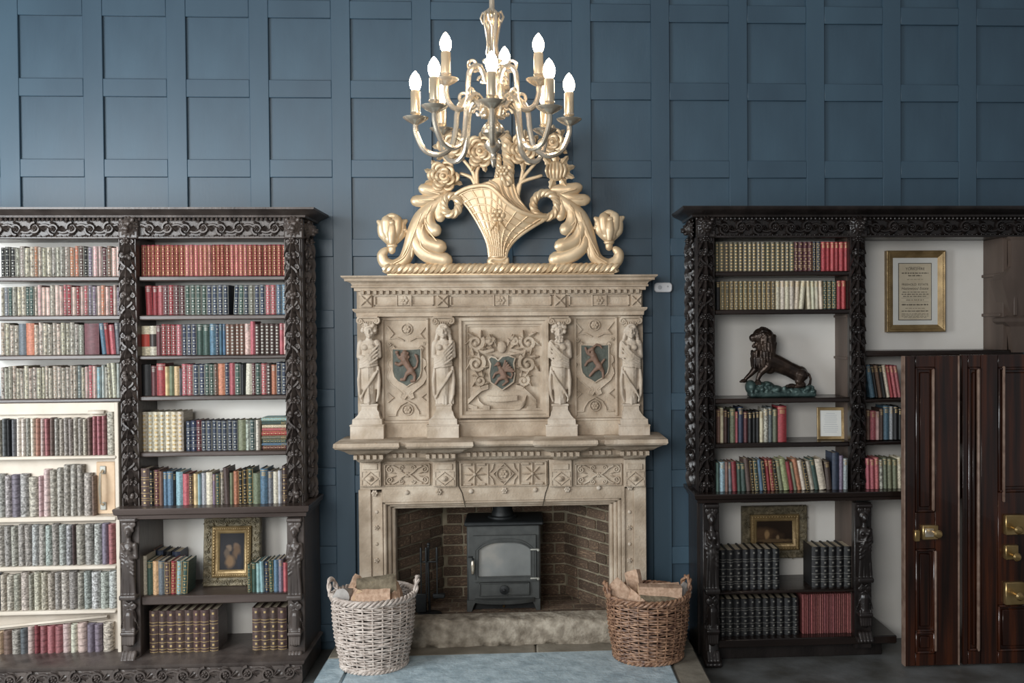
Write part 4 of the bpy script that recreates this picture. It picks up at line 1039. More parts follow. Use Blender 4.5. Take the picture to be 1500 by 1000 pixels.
for (a, b) in ((563,630),(843,911)):
    xa, xb, za, zb_ = RC(a, b, 679, 711, YG-.01); mb = MB(); w_ = xb-xa; h_ = zb_-za; mm = (xa+xb)/2; zq = (za+zb_)/2; y_ = YG-.008
    for (q0,q1,q2,q3) in ((xa,xb,zb_-.007,zb_),(xa,xb,za,za+.007),(xa,xa+.008,za,zb_),(xb-.008,xb,za,zb_)): mb.box(q0,q1,YG-.018,YG+.002,q2,q3,.003)
    for sx in (-1,1):
        for sz in (-1,1):
            p = [(mm+sx*.01,y_,zq), (mm+sx*w_*.12,y_,zq+sz*h_*.10), (mm+sx*w_*.22,y_,zq+sz*h_*.30), (mm+sx*w_*.32,y_,zq+sz*h_*.40)]; mb.tube(p, .0065, 6)
            mb.spiral((mm+sx*w_*.38,y_,zq+sz*h_*.24), h_*.17, 1.4, .006, PI/2*sz, -sx*sz, 22); mb.spiral((mm+sx*w_*.12,y_,zq+sz*h_*.32), h_*.13, 1.3, .005, -PI/2*sz, sx*sz, 18)
            mb.leaf((mm+sx*w_*.25,YG,zq+sz*h_*.05), math.atan2(sz*.3, sx), .05, .024, .010, 2)
    mb.rosette((mm,y_,zq), .018, 6, .010); part('carved_panel', mb)
xa, xb, za, zb_ = RC(674, 801, 676, 712, YG-.01); mb = MB(); y_ = YG-.008
for (q0,q1,q2,q3) in ((xa,xb,zb_-.007,zb_),(xa,xb,za,za+.007),(xa,xa+.008,za,zb_),(xb-.008,xb,za,zb_)): mb.box(q0,q1,YG-.018,YG+.002,q2,q3,.003)
for k in range(3):
    w_ = (xb-xa)/3; mm = xa+w_*(k+.5); zq = (za+zb_)/2; h_ = zb_-za
    if k == 1:
        mb.tube([(mm+h_*.42*math.cos(t*PI/2),y_,zq+h_*.42*math.sin(t*PI/2)) for t in range(4)], .006, 6, closed=True)
        mb.tube([(mm+h_*.28*math.cos(t*PI/8),y_,zq+h_*.28*math.sin(t*PI/8)) for t in range(16)], .004, 6, closed=True); mb.rosette((mm,y_-.004,zq), .030, 6, .010)
        for sx in (-1,1):
            for sz in (-1,1): mb.tube([(mm+sx*w_*.48,y_,zq+sz*h_*.08),(mm+sx*w_*.38,y_,zq+sz*h_*.22),(mm+sx*w_*.34,y_,zq+sz*h_*.42)], .005, 6)
    else:
        for t in range(8): mb.leaf((mm,YG,zq), t*PI/4, .062 if t % 2 else .075, .028, .012, 2)
        mb.sph((mm,y_-.006,zq), .012, 8, 6)
        for sz in (-1,1):
            for sx in (-1,1): mb.box(mm+sx*w_*.24-.028, mm+sx*w_*.24+.028, y_-.008, YG, zq+sz*h_*.40-.008, zq+sz*h_*.40+.008, .006)
        for sx in (-1,1): mb.tube([(mm+sx*w_*.46,y_,zq-h_*.42),(mm+sx*w_*.46,y_,zq+h_*.42)], .0045, 6)
part('carved_panel', mb)
# jambs and lintel fascia
zl0 = zc_(742, -.10); zl1 = zc_(714, YG)
lx0, lx1 = W(526, 800, YG)[0], W(561, 800, YG)[0]; rx0, rx1 = W(911, 800, YG)[0], W(947, 800, YG)[0]
for (xa, xb, s0, s1) in ((lx0, lx1, 544, 560), (rx0, rx1, 916, 929)):
    mb = MB(); sa = W(s0, 800, YG)[0]; sb = W(s1, 800, YG)[0]
    mb.box(xa, sa, YG, 0, HZ, zl1, .003); mb.box(sb, xb, YG, 0, HZ, zl1, .003); mb.box(sa, sb, YG+.012, 0, HZ, zl1-.02, .002)
    part('jamb', mb)
xi0, xi1 = W(580, 800, -.08)[0], W(893, 800, -.08)[0]
mb = MB(); mb.box(lx1-.002, rx0+.002, YG+.001, 0, zc_(733, YG), zl1+.004, .003); part('lintel', mb)
# moulded opening frame (three steps)
oz1 = zc_(733, YG); n_ = 3
for i in range(n_):
    t0, t1 = i/n_, (i+1)/n_; y_ = YG+.004+.028*i
    L0 = lx1+(xi0-lx1)*t0; L1 = lx1+(xi0-lx1)*t1; R0 = rx0+(xi1-rx0)*t0; R1 = rx0+(xi1-rx0)*t1; Z0_ = oz1+(zl0-oz1)*t0; Z1_ = oz1+(zl0-oz1)*t1
    mb = MB(); mb.box(L0, L1, y_, 0, HZ, Z0_, .007); mb.box(R1, R0, y_, 0, HZ, Z0_, .007); mb.box(L0, R0, y_, 0, Z1_, Z0_, .007); part('opening_moulding', mb)
# bosses and rosettes on fascia and jambs
for (px, py, t) in ((549,722,1),(596,721,0),(643,720,1),(690,719,0),(739,718,1),(784,717,0),(831,716,1),(877,714,0),(923,713,1)):
    x, z = W(px, py, YG); mb = MB()
    if t: mb.rosette((x, YG-.006, z), .022, 6, .012)
    else: mb.sph((x, YG-.002, z), (.016,.014,.016), 10, 8)
    part('rosette' if t else 'boss', mb, SW)
for px in (551.5, 922.5):
    for k, py in enumerate((750, 773, 797, 821)):
        x, z = W(px, py, YG); mb = MB()
        if k % 2: mb.rosette((x, YG+.010, z), .018, 5, .012)
        else: mb.sph((x, YG+.012, z), (.012,.010,.012), 10, 8)
        part('rosette' if k % 2 else 'boss', mb, SW)
# dark joints between the stones
for pts in (((671,676),(672,712),(677,722),(682,744)), ((803,674),(804,708),(799,722),(795,741))):
    mb = MB(); mb.tube([(W(p, q_, YG-.001)[0], YG-.001, W(p, q_, YG-.001)[1]) for p, q_ in pts], .0032, 5); part('stone_joint', mb, M['stonegap'])
# ================================================================== GILT CARVED ORNAMENT on the mantel
YN = -.185
ox, oz = W(732, 396, YN); OR = thing('gilt_ornament', 'large champagne gilt carving of a flower basket with acanthus scrolls', 'ornament', (ox, YN, ZMT))
GO = M['gold']; US = 6.31/FPX/3.75
def q2(u, v, dy=0.0):
    x, z = W(530+u/3.75, 180+v/3.75, YN); return (x, YN+dy, z)
def lobe(mb, pts, rad, fy=.6, dy=0.0, n=10):
    """smooth swelling lobe through crop points"""
    P = [Vector(q2(*p[:2], p[2] if len(p) > 2 else dy)) for p in pts]; m = 5; out = []; rr = []
    k = len(P)
    for i in range(k-1):
        p0 = P[max(i-1,0)]; p1 = P[i]; p2 = P[i+1]; p3 = P[min(i+2,k-1)]
        for j in range(m):
            t = j/m; out.append(.5*((2*p1)+(-p0+p2)*t+(2*p0-5*p1+4*p2-p3)*t*t+(-p0+3*p1-3*p2+p3)*t**3)); rr.append((rad[i]*(1-t)+rad[i+1]*t)*US)
    out.append(P[-1]); rr.append(rad[-1]*US)
    e = rr[-1]; d = (out[-1]-out[-2]).normalized()
    out += [out[-1]+d*e*.6, out[-1]+d*e*.92]; rr += [e*.75, e*.25]
    mb.tube(out, rr, n, fy)
MIR = lambda L, s: L if s < 0 else [(1524-p[0],)+tuple(p[1:]) for p in L]
for s in (-1, 1):
    mb = MB()
    dv = -6 if s > 0 else 0
    T = lambda L: [(p[0], p[1]+dv)+tuple(p[2:]) for p in MIR(L, s)]
    lobe(mb, T([(490,372),(440,372),(385,372),(340,362)]), [16,30,36,31])
    lobe(mb, T([(450,392),(390,412),(340,428),(298,428)]), [16,28,34,32])
    lobe(mb, T([(470,388),(400,450),(330,520),(290,600),(262,690),(232,755),(175,785),(125,765),(112,725),(130,700)]), [16,37,44,42,37,35,35,32,28,20], .65)
    lobe(mb, T([(455,395),(430,440),(425,490),(432,520,-.01)]), [12,26,28,28], .6, -.006)
    lobe(mb, T([(400,440),(370,500),(375,560),(405,592,-.02)]), [12,30,35,37], .6, -.010)
    lobe(mb, T([(340,500),(318,570),(350,650),(432,682,-.02)]), [12,35,39,39], .6, -.012)
    lobe(mb, T([(310,570),(300,660),(360,725),(460,755,-.01)]), [12,35,42,42], .6, -.010)
    lobe(mb, T([(292,610),(280,690),(275,735)]), [8,12,5], .7, -.016)
    for L in (T([(430,395),(350,372)]), T([(400,425),(315,428)]), T([(385,455),(350,560),(440,680)]), T([(340,560),(330,680),(450,752)]), T([(372,470),(352,540),(400,592)]), T([(330,500),(285,620),(240,730),(180,772)]), T([(312,540),(268,650),(225,735)])):
        lobe(mb, [(p[0], p[1], -.034) for p in L], [4]*len(L), .7, 0, 6)
    mb.build('acanthus_scroll', GO, OR)
    # tulip on its stem
    cx, cy = (165, 590) if s < 0 else (1358, 572)
    mb = MB()
    mb.sph(q2(cx, cy+42, .0), (44*US, .030, 40*US), 14, 10)
    for (pts, rad, dy) in (([(cx-6,cy+78),(cx-46,cy+20),(cx-58,cy-30),(cx-74,cy-48)], [12,30,24,12], .004), ([(cx+6,cy+78),(cx+46,cy+20),(cx+56,cy-34),(cx+76,cy-52)], [12,30,24,12], .004),
                           ([(cx,cy+70),(cx-22,cy+5),(cx-28,cy-52)], [14,32,30], -.012), ([(cx,cy+70),(cx+24,cy+5),(cx+30,cy-56)], [14,32,28], -.012), ([(cx,cy+75),(cx+2,cy+20),(cx+4,cy-22)], [12,26,20], -.030), ([(cx-30,cy-66),(cx,cy-80),(cx+34,cy-68)], [14,16,14], -.006)):
        lobe(mb, pts, rad, .6, dy)
    mb.sph(q2(cx+4, cy-40, -.030), (18*US,.014,16*US), 10, 8); mb.sph(q2(cx-s*70, cy-2), (13*US,.012,13*US), 8, 6)
    lobe(mb, [(cx, cy+72), (cx, cy+112)], [22,20]); mb.sph(q2(cx, cy+84), (30*US,.020,16*US), 12, 8)
    lobe(mb, [(cx-s*30, cy+30), (cx-s*60, cy+10), (cx-s*82, cy+5)], [12,14,10])
    mb.build('tulip', GO, OR)
# basket body: a woven horn between two edge curves, rim at the top, foot at the bottom
def cr(P, t):
    k = len(P)-1; f_ = min(max(t, 0), 1)*k; i = min(int(f_), k-1); u = f_-i
    p0 = P[max(i-1,0)]; p1 = P[i]; p2 = P[i+1]; p3 = P[min(i+2,k)]
    return tuple(.5*((2*p1[d])+(-p0[d]+p2[d])*u+(2*p0[d]-5*p1[d]+4*p2[d]-p3[d])*u*u+(-p0[d]+3*p1[d]-3*p2[d]+p3[d])*u**3) for d in (0,1))
EL = [(505,402),(562,440),(605,495),(652,575),(690,660),(702,738)]; ER = [(1035,518),(960,560),(880,612),(828,660),(800,705),(793,738)]
RIM = [(505,402),(570,366),(640,352),(700,356),(745,390),(800,445),(870,490),(950,514),(1035,518)]
def bas(s_, t, up=0.0):
    l = cr(EL, t); r_ = cr(ER, t); k = (1-t)**1.6; top = cr(RIM, s_); l0 = EL[0]; r0 = ER[0]
    lin_ = (l0[0]*(1-s_)+r0[0]*s_, l0[1]*(1-s_)+r0[1]*s_)
    u = l[0]*(1-s_)+r_[0]*s_+(top[0]-lin_[0])*k; v = l[1]*(1-s_)+r_[1]*s_+(top[1]-lin_[1])*k
    dep = -.006-.052*math.sin(PI*min(max(s_,0),1))**.7*(1-.45*t)
    return q2(u, v, dep-up)
def sheet(mb, fn, na, nb, yb_):
    vs = []; fs = []
    for i in range(na+1):
        for j in range(nb+1): vs.append(fn(i/na, j/nb))
    n0 = len(vs); vs += [(p[0], yb_, p[2]) for p in vs]
    idx = lambda i, j: i*(nb+1)+j
    for i in range(na):
        for j in range(nb): q_ = (idx(i,j), idx(i+1,j), idx(i+1,j+1), idx(i,j+1)); fs.append(q_); fs.append(tuple(n0+x for x in q_[::-1]))
    bd = [idx(i,0) for i in range(na+1)]+[idx(na,j) for j in range(1,nb+1)]+[idx(i,nb) for i in range(na-1,-1,-1)]+[idx(0,j) for j in range(nb-1,0,-1)]
    for k in range(len(bd)): a_, b2 = bd[k], bd[(k+1)%len(bd)]; fs.append((a_, b2, n0+b2, n0+a_))
    mb.add(vs, fs)
mb = MB(); sheet(mb, lambda a_, b2: bas(a_, b2), 24, 18, YN+.02); mb.build('basket', GO, OR, True, 60)
bk = MB()
for i in range(9): s_ = .06+.88*i/8; bk.tube([bas(s_, .02+.96*j/16, .003) for j in range(17)], .0055, 6)
for i in range(9):
    t = .06+.86*(i/8)**.9; bk.tube([bas(.02+.96*j/20, t, .001+.004*(j % 2)) for j in range(21)], .0050, 6)
bk.build('basket_weave', GO, OR)
mb = MB(); mb.tube([bas(j/24, 0, .008) for j in range(25)], .014, 8, .8); mb.tube([bas(0, j/16, .004) for j in range(17)], .010, 8); mb.tube([bas(1, j/16, .004) for j in range(17)], .010, 8); mb.build('basket_rim', GO, OR)
# back of the basket rising into the handle
BKP = [(560,372),(640,338),(700,320),(745,295),(768,255),(835,262),(838,330),(862,410),(925,490),(990,520),(870,500),(800,455),(740,400),(680,365)]
mb = MB(); mb.prism([(q2(*p)[0], q2(*p)[2]) for p in BKP], YN-.022, YN+.02, .006); mb.build('basket_back', GO, OR)
bk = MB()
for L in ([(590,362),(680,345),(745,380),(790,430)], [(790,270),(795,340),(830,430),(900,490)], [(815,270),(822,350),(850,430),(930,500)], [(700,322),(740,345),(762,400),(768,470)], [(770,262),(765,320),(790,400),(850,470)]):
    P = [q2(*cr(L, j/14), -.026 if L[0][0] != 700 else -.050) for j in range(15)]; bk.tube(P, .008, 7)
bk.build('basket_tendrils', GO, OR)
fw = MB()
for (cu, cv, r_) in ((750,512,40),(778,268,30)):
    if r_ == 30: fw.leaf(q2(775, 300, -.045), -1.2, 62*US, 34*US, .014, 2)
    else:
        for (u, v, a) in ((745,545,-2.2),(750,548,-1.57),(758,545,-.9)): fw.leaf(q2(u, v, -.045), a, 62*US, 34*US, .014, 2)
    for k in range(6): a = k*PI/3; fw.sph(q2(cu+r_*.62*math.cos(a), cv+r_*.62*math.sin(a), -.05), (r_*.42*US,.012,r_*.42*US), 10, 8)
    fw.sph(q2(cu, cv, -.058), (r_*.3*US,.014,r_*.3*US), 10, 8)
    fw.build('small_flower', GO, OR); fw = MB()
# rope handle, rings, foot, rope base
def rope(mb, pts, r, twist, fy=.8, strands=3):
    """twisted rope from crop points"""
    P = [Vector(q2(*p[:2], p[2] if len(p) > 2 else 0)) for p in pts]; out = []
    k = len(P); m = 8
    for i in range(k-1):
        p0 = P[max(i-1,0)]; p1 = P[i]; p2 = P[i+1]; p3 = P[min(i+2,k-1)]
        for j in range(m): t = j/m; out.append(.5*((2*p1)+(-p0+p2)*t+(2*p0-5*p1+4*p2-p3)*t*t+(-p0+3*p1-3*p2+p3)*t**3))
    out.append(P[-1])
    # arc length
    acc = [0]
    for i in range(1, len(out)): acc.append(acc[-1]+(out[i]-out[i-1]).length)
    NN = max(40, int(acc[-1]/.004)); R_ = r*US
    pts2 = []
    for i in range(NN):
        s_ = acc[-1]*i/(NN-1); j = max(0, min(len(out)-2, next((k_ for k_ in range(len(acc)-1) if acc[k_+1] >= s_), len(acc)-2)))
        t = (s_-acc[j])/max(acc[j+1]-acc[j], 1e-9); pts2.append((out[j].lerp(out[j+1], t), (out[j+1]-out[j]).normalized(), s_))
    for st in range(strands):
        q_ = []
        for (p, d, s_) in pts2:
            nrm = Vector((0,1,0)); side = d.cross(nrm).normalized(); a = s_*twist+2*PI*st/strands
            q_.append(p+side*R_*.48*math.cos(a)+nrm*R_*.48*math.sin(a)*fy)
        mb.tube(q_, R_*.62, 7)
for (cu, cv, ru, rv, r_) in ((492,452,42,52,23),(1008,453,66,68,22)):
    mb = MB(); rope(mb, [(cu+ru*math.cos(a*PI/6), cv+rv*math.sin(a*PI/6), -.012) for a in range(13)], r_, 60); mb.build('rope_ring', GO, OR)
mb = MB(); rope(mb, [(800,345,-.02),(808,250,-.01),(800,170),(795,95),(780,60)], 30, 60); rope(mb, [(742,300,-.02),(752,240,-.01),(750,172)], 15, 90); mb.build('rope_handle', GO, OR)
mb = MB(); lobe(mb, [(795,735),(765,752),(720,745),(705,765),(740,778),(790,770),(800,745)], [12,16,18,18,18,16,10], .9); lobe(mb, [(690,775),(745,778),(800,775)], [14,16,14]); mb.build('basket_foot', GO, OR)
mb = MB(); rope(mb, [(125,800,-.012),(400,800,-.012),(765,799,-.012),(1100,798,-.012),(1402,796,-.012)], 27, 62, 1.0)
a = q2(120, 808); b_ = q2(1405, 808); mb.box(a[0]+.02, b_[0]-.02, YN-.005, YN+.035, ZMT+.001, a[2]+.012, .004); mb.build('rope_base', GO, OR)
# flowers
def rose(cu, cv, r_, seed, leaves=()):
    mb = MB(); r = random.Random(seed)
    for a in leaves: b_ = q2(cu+r_*.7*math.cos(a), cv-r_*.7*math.sin(a), -.004); mb.leaf(b_, a, r_*1.0*US, r_*.8*US, .016, 3)
    c0 = Vector(q2(cu, cv, -.012))
    mb.sph(c0, (r_*US, .026, r_*US), 18, 10)
    for ring, (rr, sz, dy, nn) in enumerate(((.78,.42,-.010,6),(.50,.40,-.022,5),(.25,.30,-.030,3))):
        for k in range(nn):
            a = 2*PI*k/nn+ring*.6+r.uniform(-.15,.15); ct = c0+Vector((rr*r_*US*math.cos(a), dy, rr*r_*US*math.sin(a)))
            arc = [ct+Vector((sz*r_*US*math.cos(a+t), -.008*math.cos(t), sz*r_*US*math.sin(a+t))) for t in (-1.5,-1,-.5,0,.5,1,1.5)]
            mb.tube(arc, [r_*US*w_ for w_ in (.05,.12,.16,.17,.16,.12,.05)], 8, .8)
    mb.sph(c0+Vector((0,-.036,0)), (r_*.2*US,.012,r_*.2*US), 10, 8)
    return mb.build('rose', GO, OR)
rose(450, 295, 66, 1, (2.2, 2.8, 3.5, 1.4, -.4)); rose(500, 135, 66, 2, (2.4, 3.1, 3.8, 1.2)); rose(650, 160, 68, 3, (-1.3, -.7, -2.0, 1.5)); rose(890, 150, 68, 4, (-1.6, -2.3, 1.5, .8)); rose(1045, 110, 60, 5, (0.1, .8, -.6, 1.5))
mb = MB()
for a in (-.35, .25, .9, -1.0, 2.3, -1.9, 1.6): b_ = q2(1068+42*math.cos(a), 265-42*math.sin(a), -.004); mb.leaf(b_, a, 66*US, 54*US, .016, 3)
mb.sph(q2(1065, 265, -.012), (56*US,.030,56*US), 16, 10)
for k in range(6): u = 1022+17*k; lobe(mb, [(u,222+abs(k-2.5)*4,-.030),(u-10+4*k,265,-.044),(u,308-abs(k-2.5)*4,-.030)], [7,8,7], .8, 0, 7)
mb.build('flower_bud', GO, OR)
mb = MB()
for L in ([(622,335),(600,300),(545,278)], [(625,335),(610,270),(560,205)], [(632,335),(632,270),(650,225)]): lobe(mb, L, [13,11,9], .8, 0, 8)
mb.build('stems', GO, OR); mb = MB()
for L in ([(858,395),(870,330),(985,290)], [(862,370),(880,310),(950,225)], [(855,400),(875,310),(892,222)], [(860,420),(850,370),(870,330)]): lobe(mb, L, [13,11,9], .8, 0, 8)
mb.build('stems', GO, OR)
mb = MB(); lobe(mb, [(362,322),(372,340),(392,345)], [10,8,6]); mb.build('leaf_tip', GO, OR)

# ================================================================== CHANDELIER
YC = -2.2; SC = 4.3/FPX*1.0
chx, chz = W(722, 175, YC); CH_ = thing('chandelier', 'pale brass candle chandelier with lit bulbs hanging before the panelled wall', 'chandelier', (chx, YC, W(722, 240, YC)[1]))
def zch(py): return W(722, py, YC)[1]
BP_ = M['brassp']
prof = [(.001,246),(2.5,243),(3,238),(5,234),(3,229),(4,224),(9,220),(12,214),(12.5,211),(10,207),(7,203),(10,200),(16,196),(17,190),(13,183),(8,178),(7,165),(10,158),(12,150),(10,143),(6,138),(6,126),(9,120),(11,113),(9,106),(6,100),(9,96),(14,92),(15,89),(8,86),(4.5,82),(4,60),(4,40),(6,34),(9,30),(10,24),(6,20),(4,14),(4,6),(3,-30),(2.5,-330)]
mb = MB(); mb.lathe([(r*SC, zch(p)) for r, p in prof], (chx, YC, 0), 20); mb.build('stem', BP_, CH_)
mb = MB()
for k in range(4):
    a = k*PI/2+.5
    P = [(3,14),(11,20),(12,34),(9,50),(7,66),(9,80),(5,86)]; mb.tube([(chx+r*SC*math.cos(a), YC+r*SC*math.sin(a), zch(p)) for r, p in P], [.006,.008,.007,.006,.006,.006,.005], 7)
    P = [(6,22),(14,18),(17,26),(14,33),(11,29)]; mb.tube([(chx+r*SC*math.cos(a+.8), YC+r*SC*math.sin(a+.8), zch(p)) for r, p in P], .006, 7)
mb.build('crown', BP_, CH_)
def arm(R_, zp, ang, prof, name='arm'):
    ca, sa = math.cos(ang), math.sin(ang); o = thing('t'); bpy.data.objects.remove(o)
    mb = MB(); P = []
    pr = [Vector((a, 0, b)) for a, b in prof]; k = len(pr)
    for i in range(k-1):
        p0 = pr[max(i-1,0)]; p1 = pr[i]; p2 = pr[i+1]; p3 = pr[min(i+2,k-1)]
        for j in range(5): t = j/5; P.append(.5*((2*p1)+(-p0+p2)*t+(2*p0-5*p1+4*p2-p3)*t*t+(-p0+3*p1-3*p2+p3)*t**3))
    P.append(pr[-1]); mb.tube([(chx+p.x*ca, YC+p.x*sa, zp+p.z) for p in P], .0120, 8)
    # inner scroll
    sp = [(prof[-2][0]+.02*(1-i/16)*math.cos(2.2*PI*i/16), prof[-2][1]-.045+.024*(1-i/18)*math.sin(2.2*PI*i/16)) for i in range(17)]
    mb.tube([(chx+a*ca, YC+a*sa, zp+b) for a, b in sp], .006, 6)
    sp = [(prof[-3][0]+.012+.034*(1-i/20)*math.cos(PI+2.4*PI*i/18), prof[-3][1]+.005+.036*(1-i/20)*math.sin(PI+2.4*PI*i/18)) for i in range(19)]
    mb.tube([(chx+a*ca, YC+a*sa, zp+b) for a, b in sp], .0075, 6)
    A = mb.build('arm', BP_, CH_)
    x, y = chx+R_*ca, YC+R_*sa
    mb = MB(); mb.lathe([(.006,-.022),(.016,-.014),(.038,-.002),(.054,.010),(.056,.014),(.040,.012),(.018,.016),(.014,.024),(.024,.032),(.020,.038)], (x, y, zp), 20); mb.build('drip_pan', BP_, A)
    mb = MB(); mb.lathe([(.021,.036),(.021,.125),(.018,.130)], (x, y, zp), 16); mb.build('candle_sleeve', M['sleeve'], A)
    mb = MB(); mb.lathe([(.012,.128),(.021,.140),(.0255,.158),(.0245,.175),(.018,.192),(.009,.206),(.001,.214)], (x, y, zp), 16); mb.build('candle_bulb', M['bulb'], A)
LOWP = [(.332,-.012),(.330,-.055),(.295,-.125),(.235,-.145),(.180,-.110),(.160,-.03),(.150,.05),(.110,.100),(.065,.080),(.040,.02)]
for k in range(8): arm(.332, zch(178), k*PI/4+.02, LOWP)
UPP = [(.200,-.012),(.200,-.05),(.180,-.10),(.140,-.115),(.110,-.08),(.105,.0),(.098,.05),(.070,.075),(.045,.055),(.030,.0)]
for a in (PI+.08, -.08, PI*.42): arm(.200, zch(122), a, UPP)

# ================================================================== WOOD STOVE
YS = .04
sz = FBZ0
SV = thing('wood_stove', 'grey cast iron wood burning stove standing in the fireplace', 'stove', (W(738, 860, YS)[0], YS+.15, sz))
IR = M['iron']
def R_(a, b, c, d, Y=YS): return RC(a, b, c, d, Y)
x0, x1, z0, z1 = R_(684, 792, 767, 880); mb = MB(); mb.box(x0, x1, YS, YS+.30, z0, z1, .012); mb.build('body', IR, SV)
xa, xb, za, zb_ = R_(680, 796, 763, 769); mb = MB(); mb.box(xa, xb, YS-.03, YS+.32, za, zb_, .008); mb.build('top_plate', M['irond'], SV)
xc = (x0+x1)/2
mb = MB(); mb.lathe([(.10,0),(.10,.012),(.075,.016),(.072,.04),(.066,.05),(.066,.5)], (xc-.01, YS+.15, zb_), 24); mb.build('flue_pipe', M['irond'], SV)
for (a, b) in ((684,699),(778,792)):
    xa, xb, _, _ = R_(a, b, 878, 905); s = 1 if a < 700 else -1
    P = [(xa, z0+.01), (xb, z0+.01), (xb-(.02 if s > 0 else -.0), z0-.03), (xb-(.035 if s > 0 else 0), sz+.001), (xa+(.0 if s > 0 else .035), sz+.001), (xa+(0 if s > 0 else .02), z0-.03)]
    mb = MB(); mb.prism(P, YS, YS+.05, .004); mb.build('leg', IR, SV)
    mb = MB(); mb.prism(P, YS+.25, YS+.30, .004); mb.build('leg', IR, SV)
xa, xb, za, zb_ = R_(698, 780, 879, 900); mb = MB(); mb.box(xa-.03, xb+.03, YS+.06, YS+.28, za+.01, zb_+.005, .004); mb.build('ash_shield', M['irond'], SV)
kx, kz = W(738, 887, YS+.05); mb = MB(); mb.lathe([(.008,0),(.008,.02),(.001,.026)], (kx, YS+.06, kz), 12, 'y'); mb.build('air_knob', M['brass'], SV)
# curved ash lip
xa, xb, za, zb_ = R_(696, 783, 875, 881); mb = MB(); vs = []; n = 14
for i in range(n+1):
    t = i/n; x = xa+(xb-xa)*t; y = YS-.012-.055*math.sin(PI*t)**.7
    for (yy, zz2) in ((y, za), (y-.004, zb_), (YS, zb_), (YS, za)): vs.append((x, yy, zz2))
fs = [(i*4+j, i*4+(j+1)%4, (i+1)*4+(j+1)%4, (i+1)*4+j) for i in range(n) for j in range(4)]+[(0,1,2,3), (n*4+3,n*4+2,n*4+1,n*4)]; mb.add(vs, fs); mb.build('ash_lip', IR, SV)
# door with arched window
def ring(mb, inner, outer, y0, y1):
    n = len(inner); vs = [(p[0],y0,p[1]) for p in inner]+[(p[0],y0,p[1]) for p in outer]+[(p[0],y1,p[1]) for p in outer]+[(p[0],y1,p[1]) for p in inner]
    fs = []
    for l in range(4):
        for i in range(n): fs.append((l*n+i, l*n+(i+1)%n, ((l+1)%4)*n+(i+1)%n, ((l+1)%4)*n+i))
    mb.add(vs, fs)
dx0, dx1, dz0, dz1 = R_(693, 785, 784, 851, YS-.02); gx0, gx1, gz0, gz1 = R_(701, 777, 794, 844, YS-.02)
def arch(x0, x1, z0, z1, rise, n=16):
    P = [(x0, z0)]
    for i in range(n+1): t = i/n; x = x0+(x1-x0)*t; u = 2*t-1; P.append((x, z1-rise*(abs(u)**3.2)))
    P.append((x1, z0)); return P
inn = arch(gx0, gx1, gz0, gz1, .05)
out = [(dx0, dz0)]+[(dx0+(dx1-dx0)*i/16, dz1) for i in range(17)]+[(dx1, dz0)]
mb = MB(); ring(mb, inn, out, YS-.024, YS+.002); DR = mb.build('stove_door', IR, SV, True, 30)
mb = MB()
mb.tube([(p[0], YS-.024, p[1]) for p in arch(gx0-.004, gx1+.004, gz0-.004, gz1+.004, .05)], .0055, 6, closed=True)
mb.tube([(p[0], YS-.024, p[1]) for p in arch(gx0-.022, gx1+.022, gz0-.018, gz1+.022, .07)], .005, 6); mb.build('door_beading', IR, DR)
mb = MB(); mb.prism(inn[::-1], YS-.010, YS-.004); mb.build('door_glass', M['stoveglass'], DR, False)
hx, hz = W(692.5, 830, YS-.04); mb = MB(); mb.lathe([(.004,-.048),(.010,-.042),(.0125,-.01),(.013,.01),(.009,.040),(.004,.046)], (hx, YS-.05, hz), 14); mb.build('door_handle', M['brassp'], DR)
mb = MB(); mb.tube([(hx, YS-.02, hz+.05), (hx, YS-.05, hz+.052), (hx, YS-.05, hz-.05)], .006, 8); mb.cap((hx-.03, YS-.01, W(690,815,YS)[1]), (hx-.005, YS-.01, W(690,815,YS)[1]), .005, .005); mb.build('handle_latch', M['irond'], DR)
for py in (804, 846):
    x, z = W(788, py, YS-.02); mb = MB(); mb.cap((x-.045, YS-.03, z), (x+.005, YS-.03, z), .006, .006); mb.sph((x+.002, YS-.032, z-.004), .010, 10, 8); mb.build('hinge', M['silvertool'], DR)
xa, xb, za, zb_ = R_(702, 776, 853, 872, YS-.01); mb = MB(); mb.box(xa, xb, YS-.012, YS+.004, za, zb_, .004)
for (q0,q1,q2_,q3) in ((xa,xb,zb_-.008,zb_),(xa,xb,za,za+.008),(xa,xa+.010,za,zb_),(xb-.010,xb,za,zb_)): mb.box(q0,q1,YS-.018,YS-.008,q2_,q3,.003)
dw = mb.build('ash_drawer', IR, SV)
x, z = W(738.5, 863, YS-.02); mb = MB(); mb.lathe([(.012,0),(.012,.012),(.030,.014),(.030,.024),(.010,.028),(.008,.036),(.001,.038)], (x, YS-.012, z), 20, 'y'); mb.build('spin_knob', M['irond'], dw)

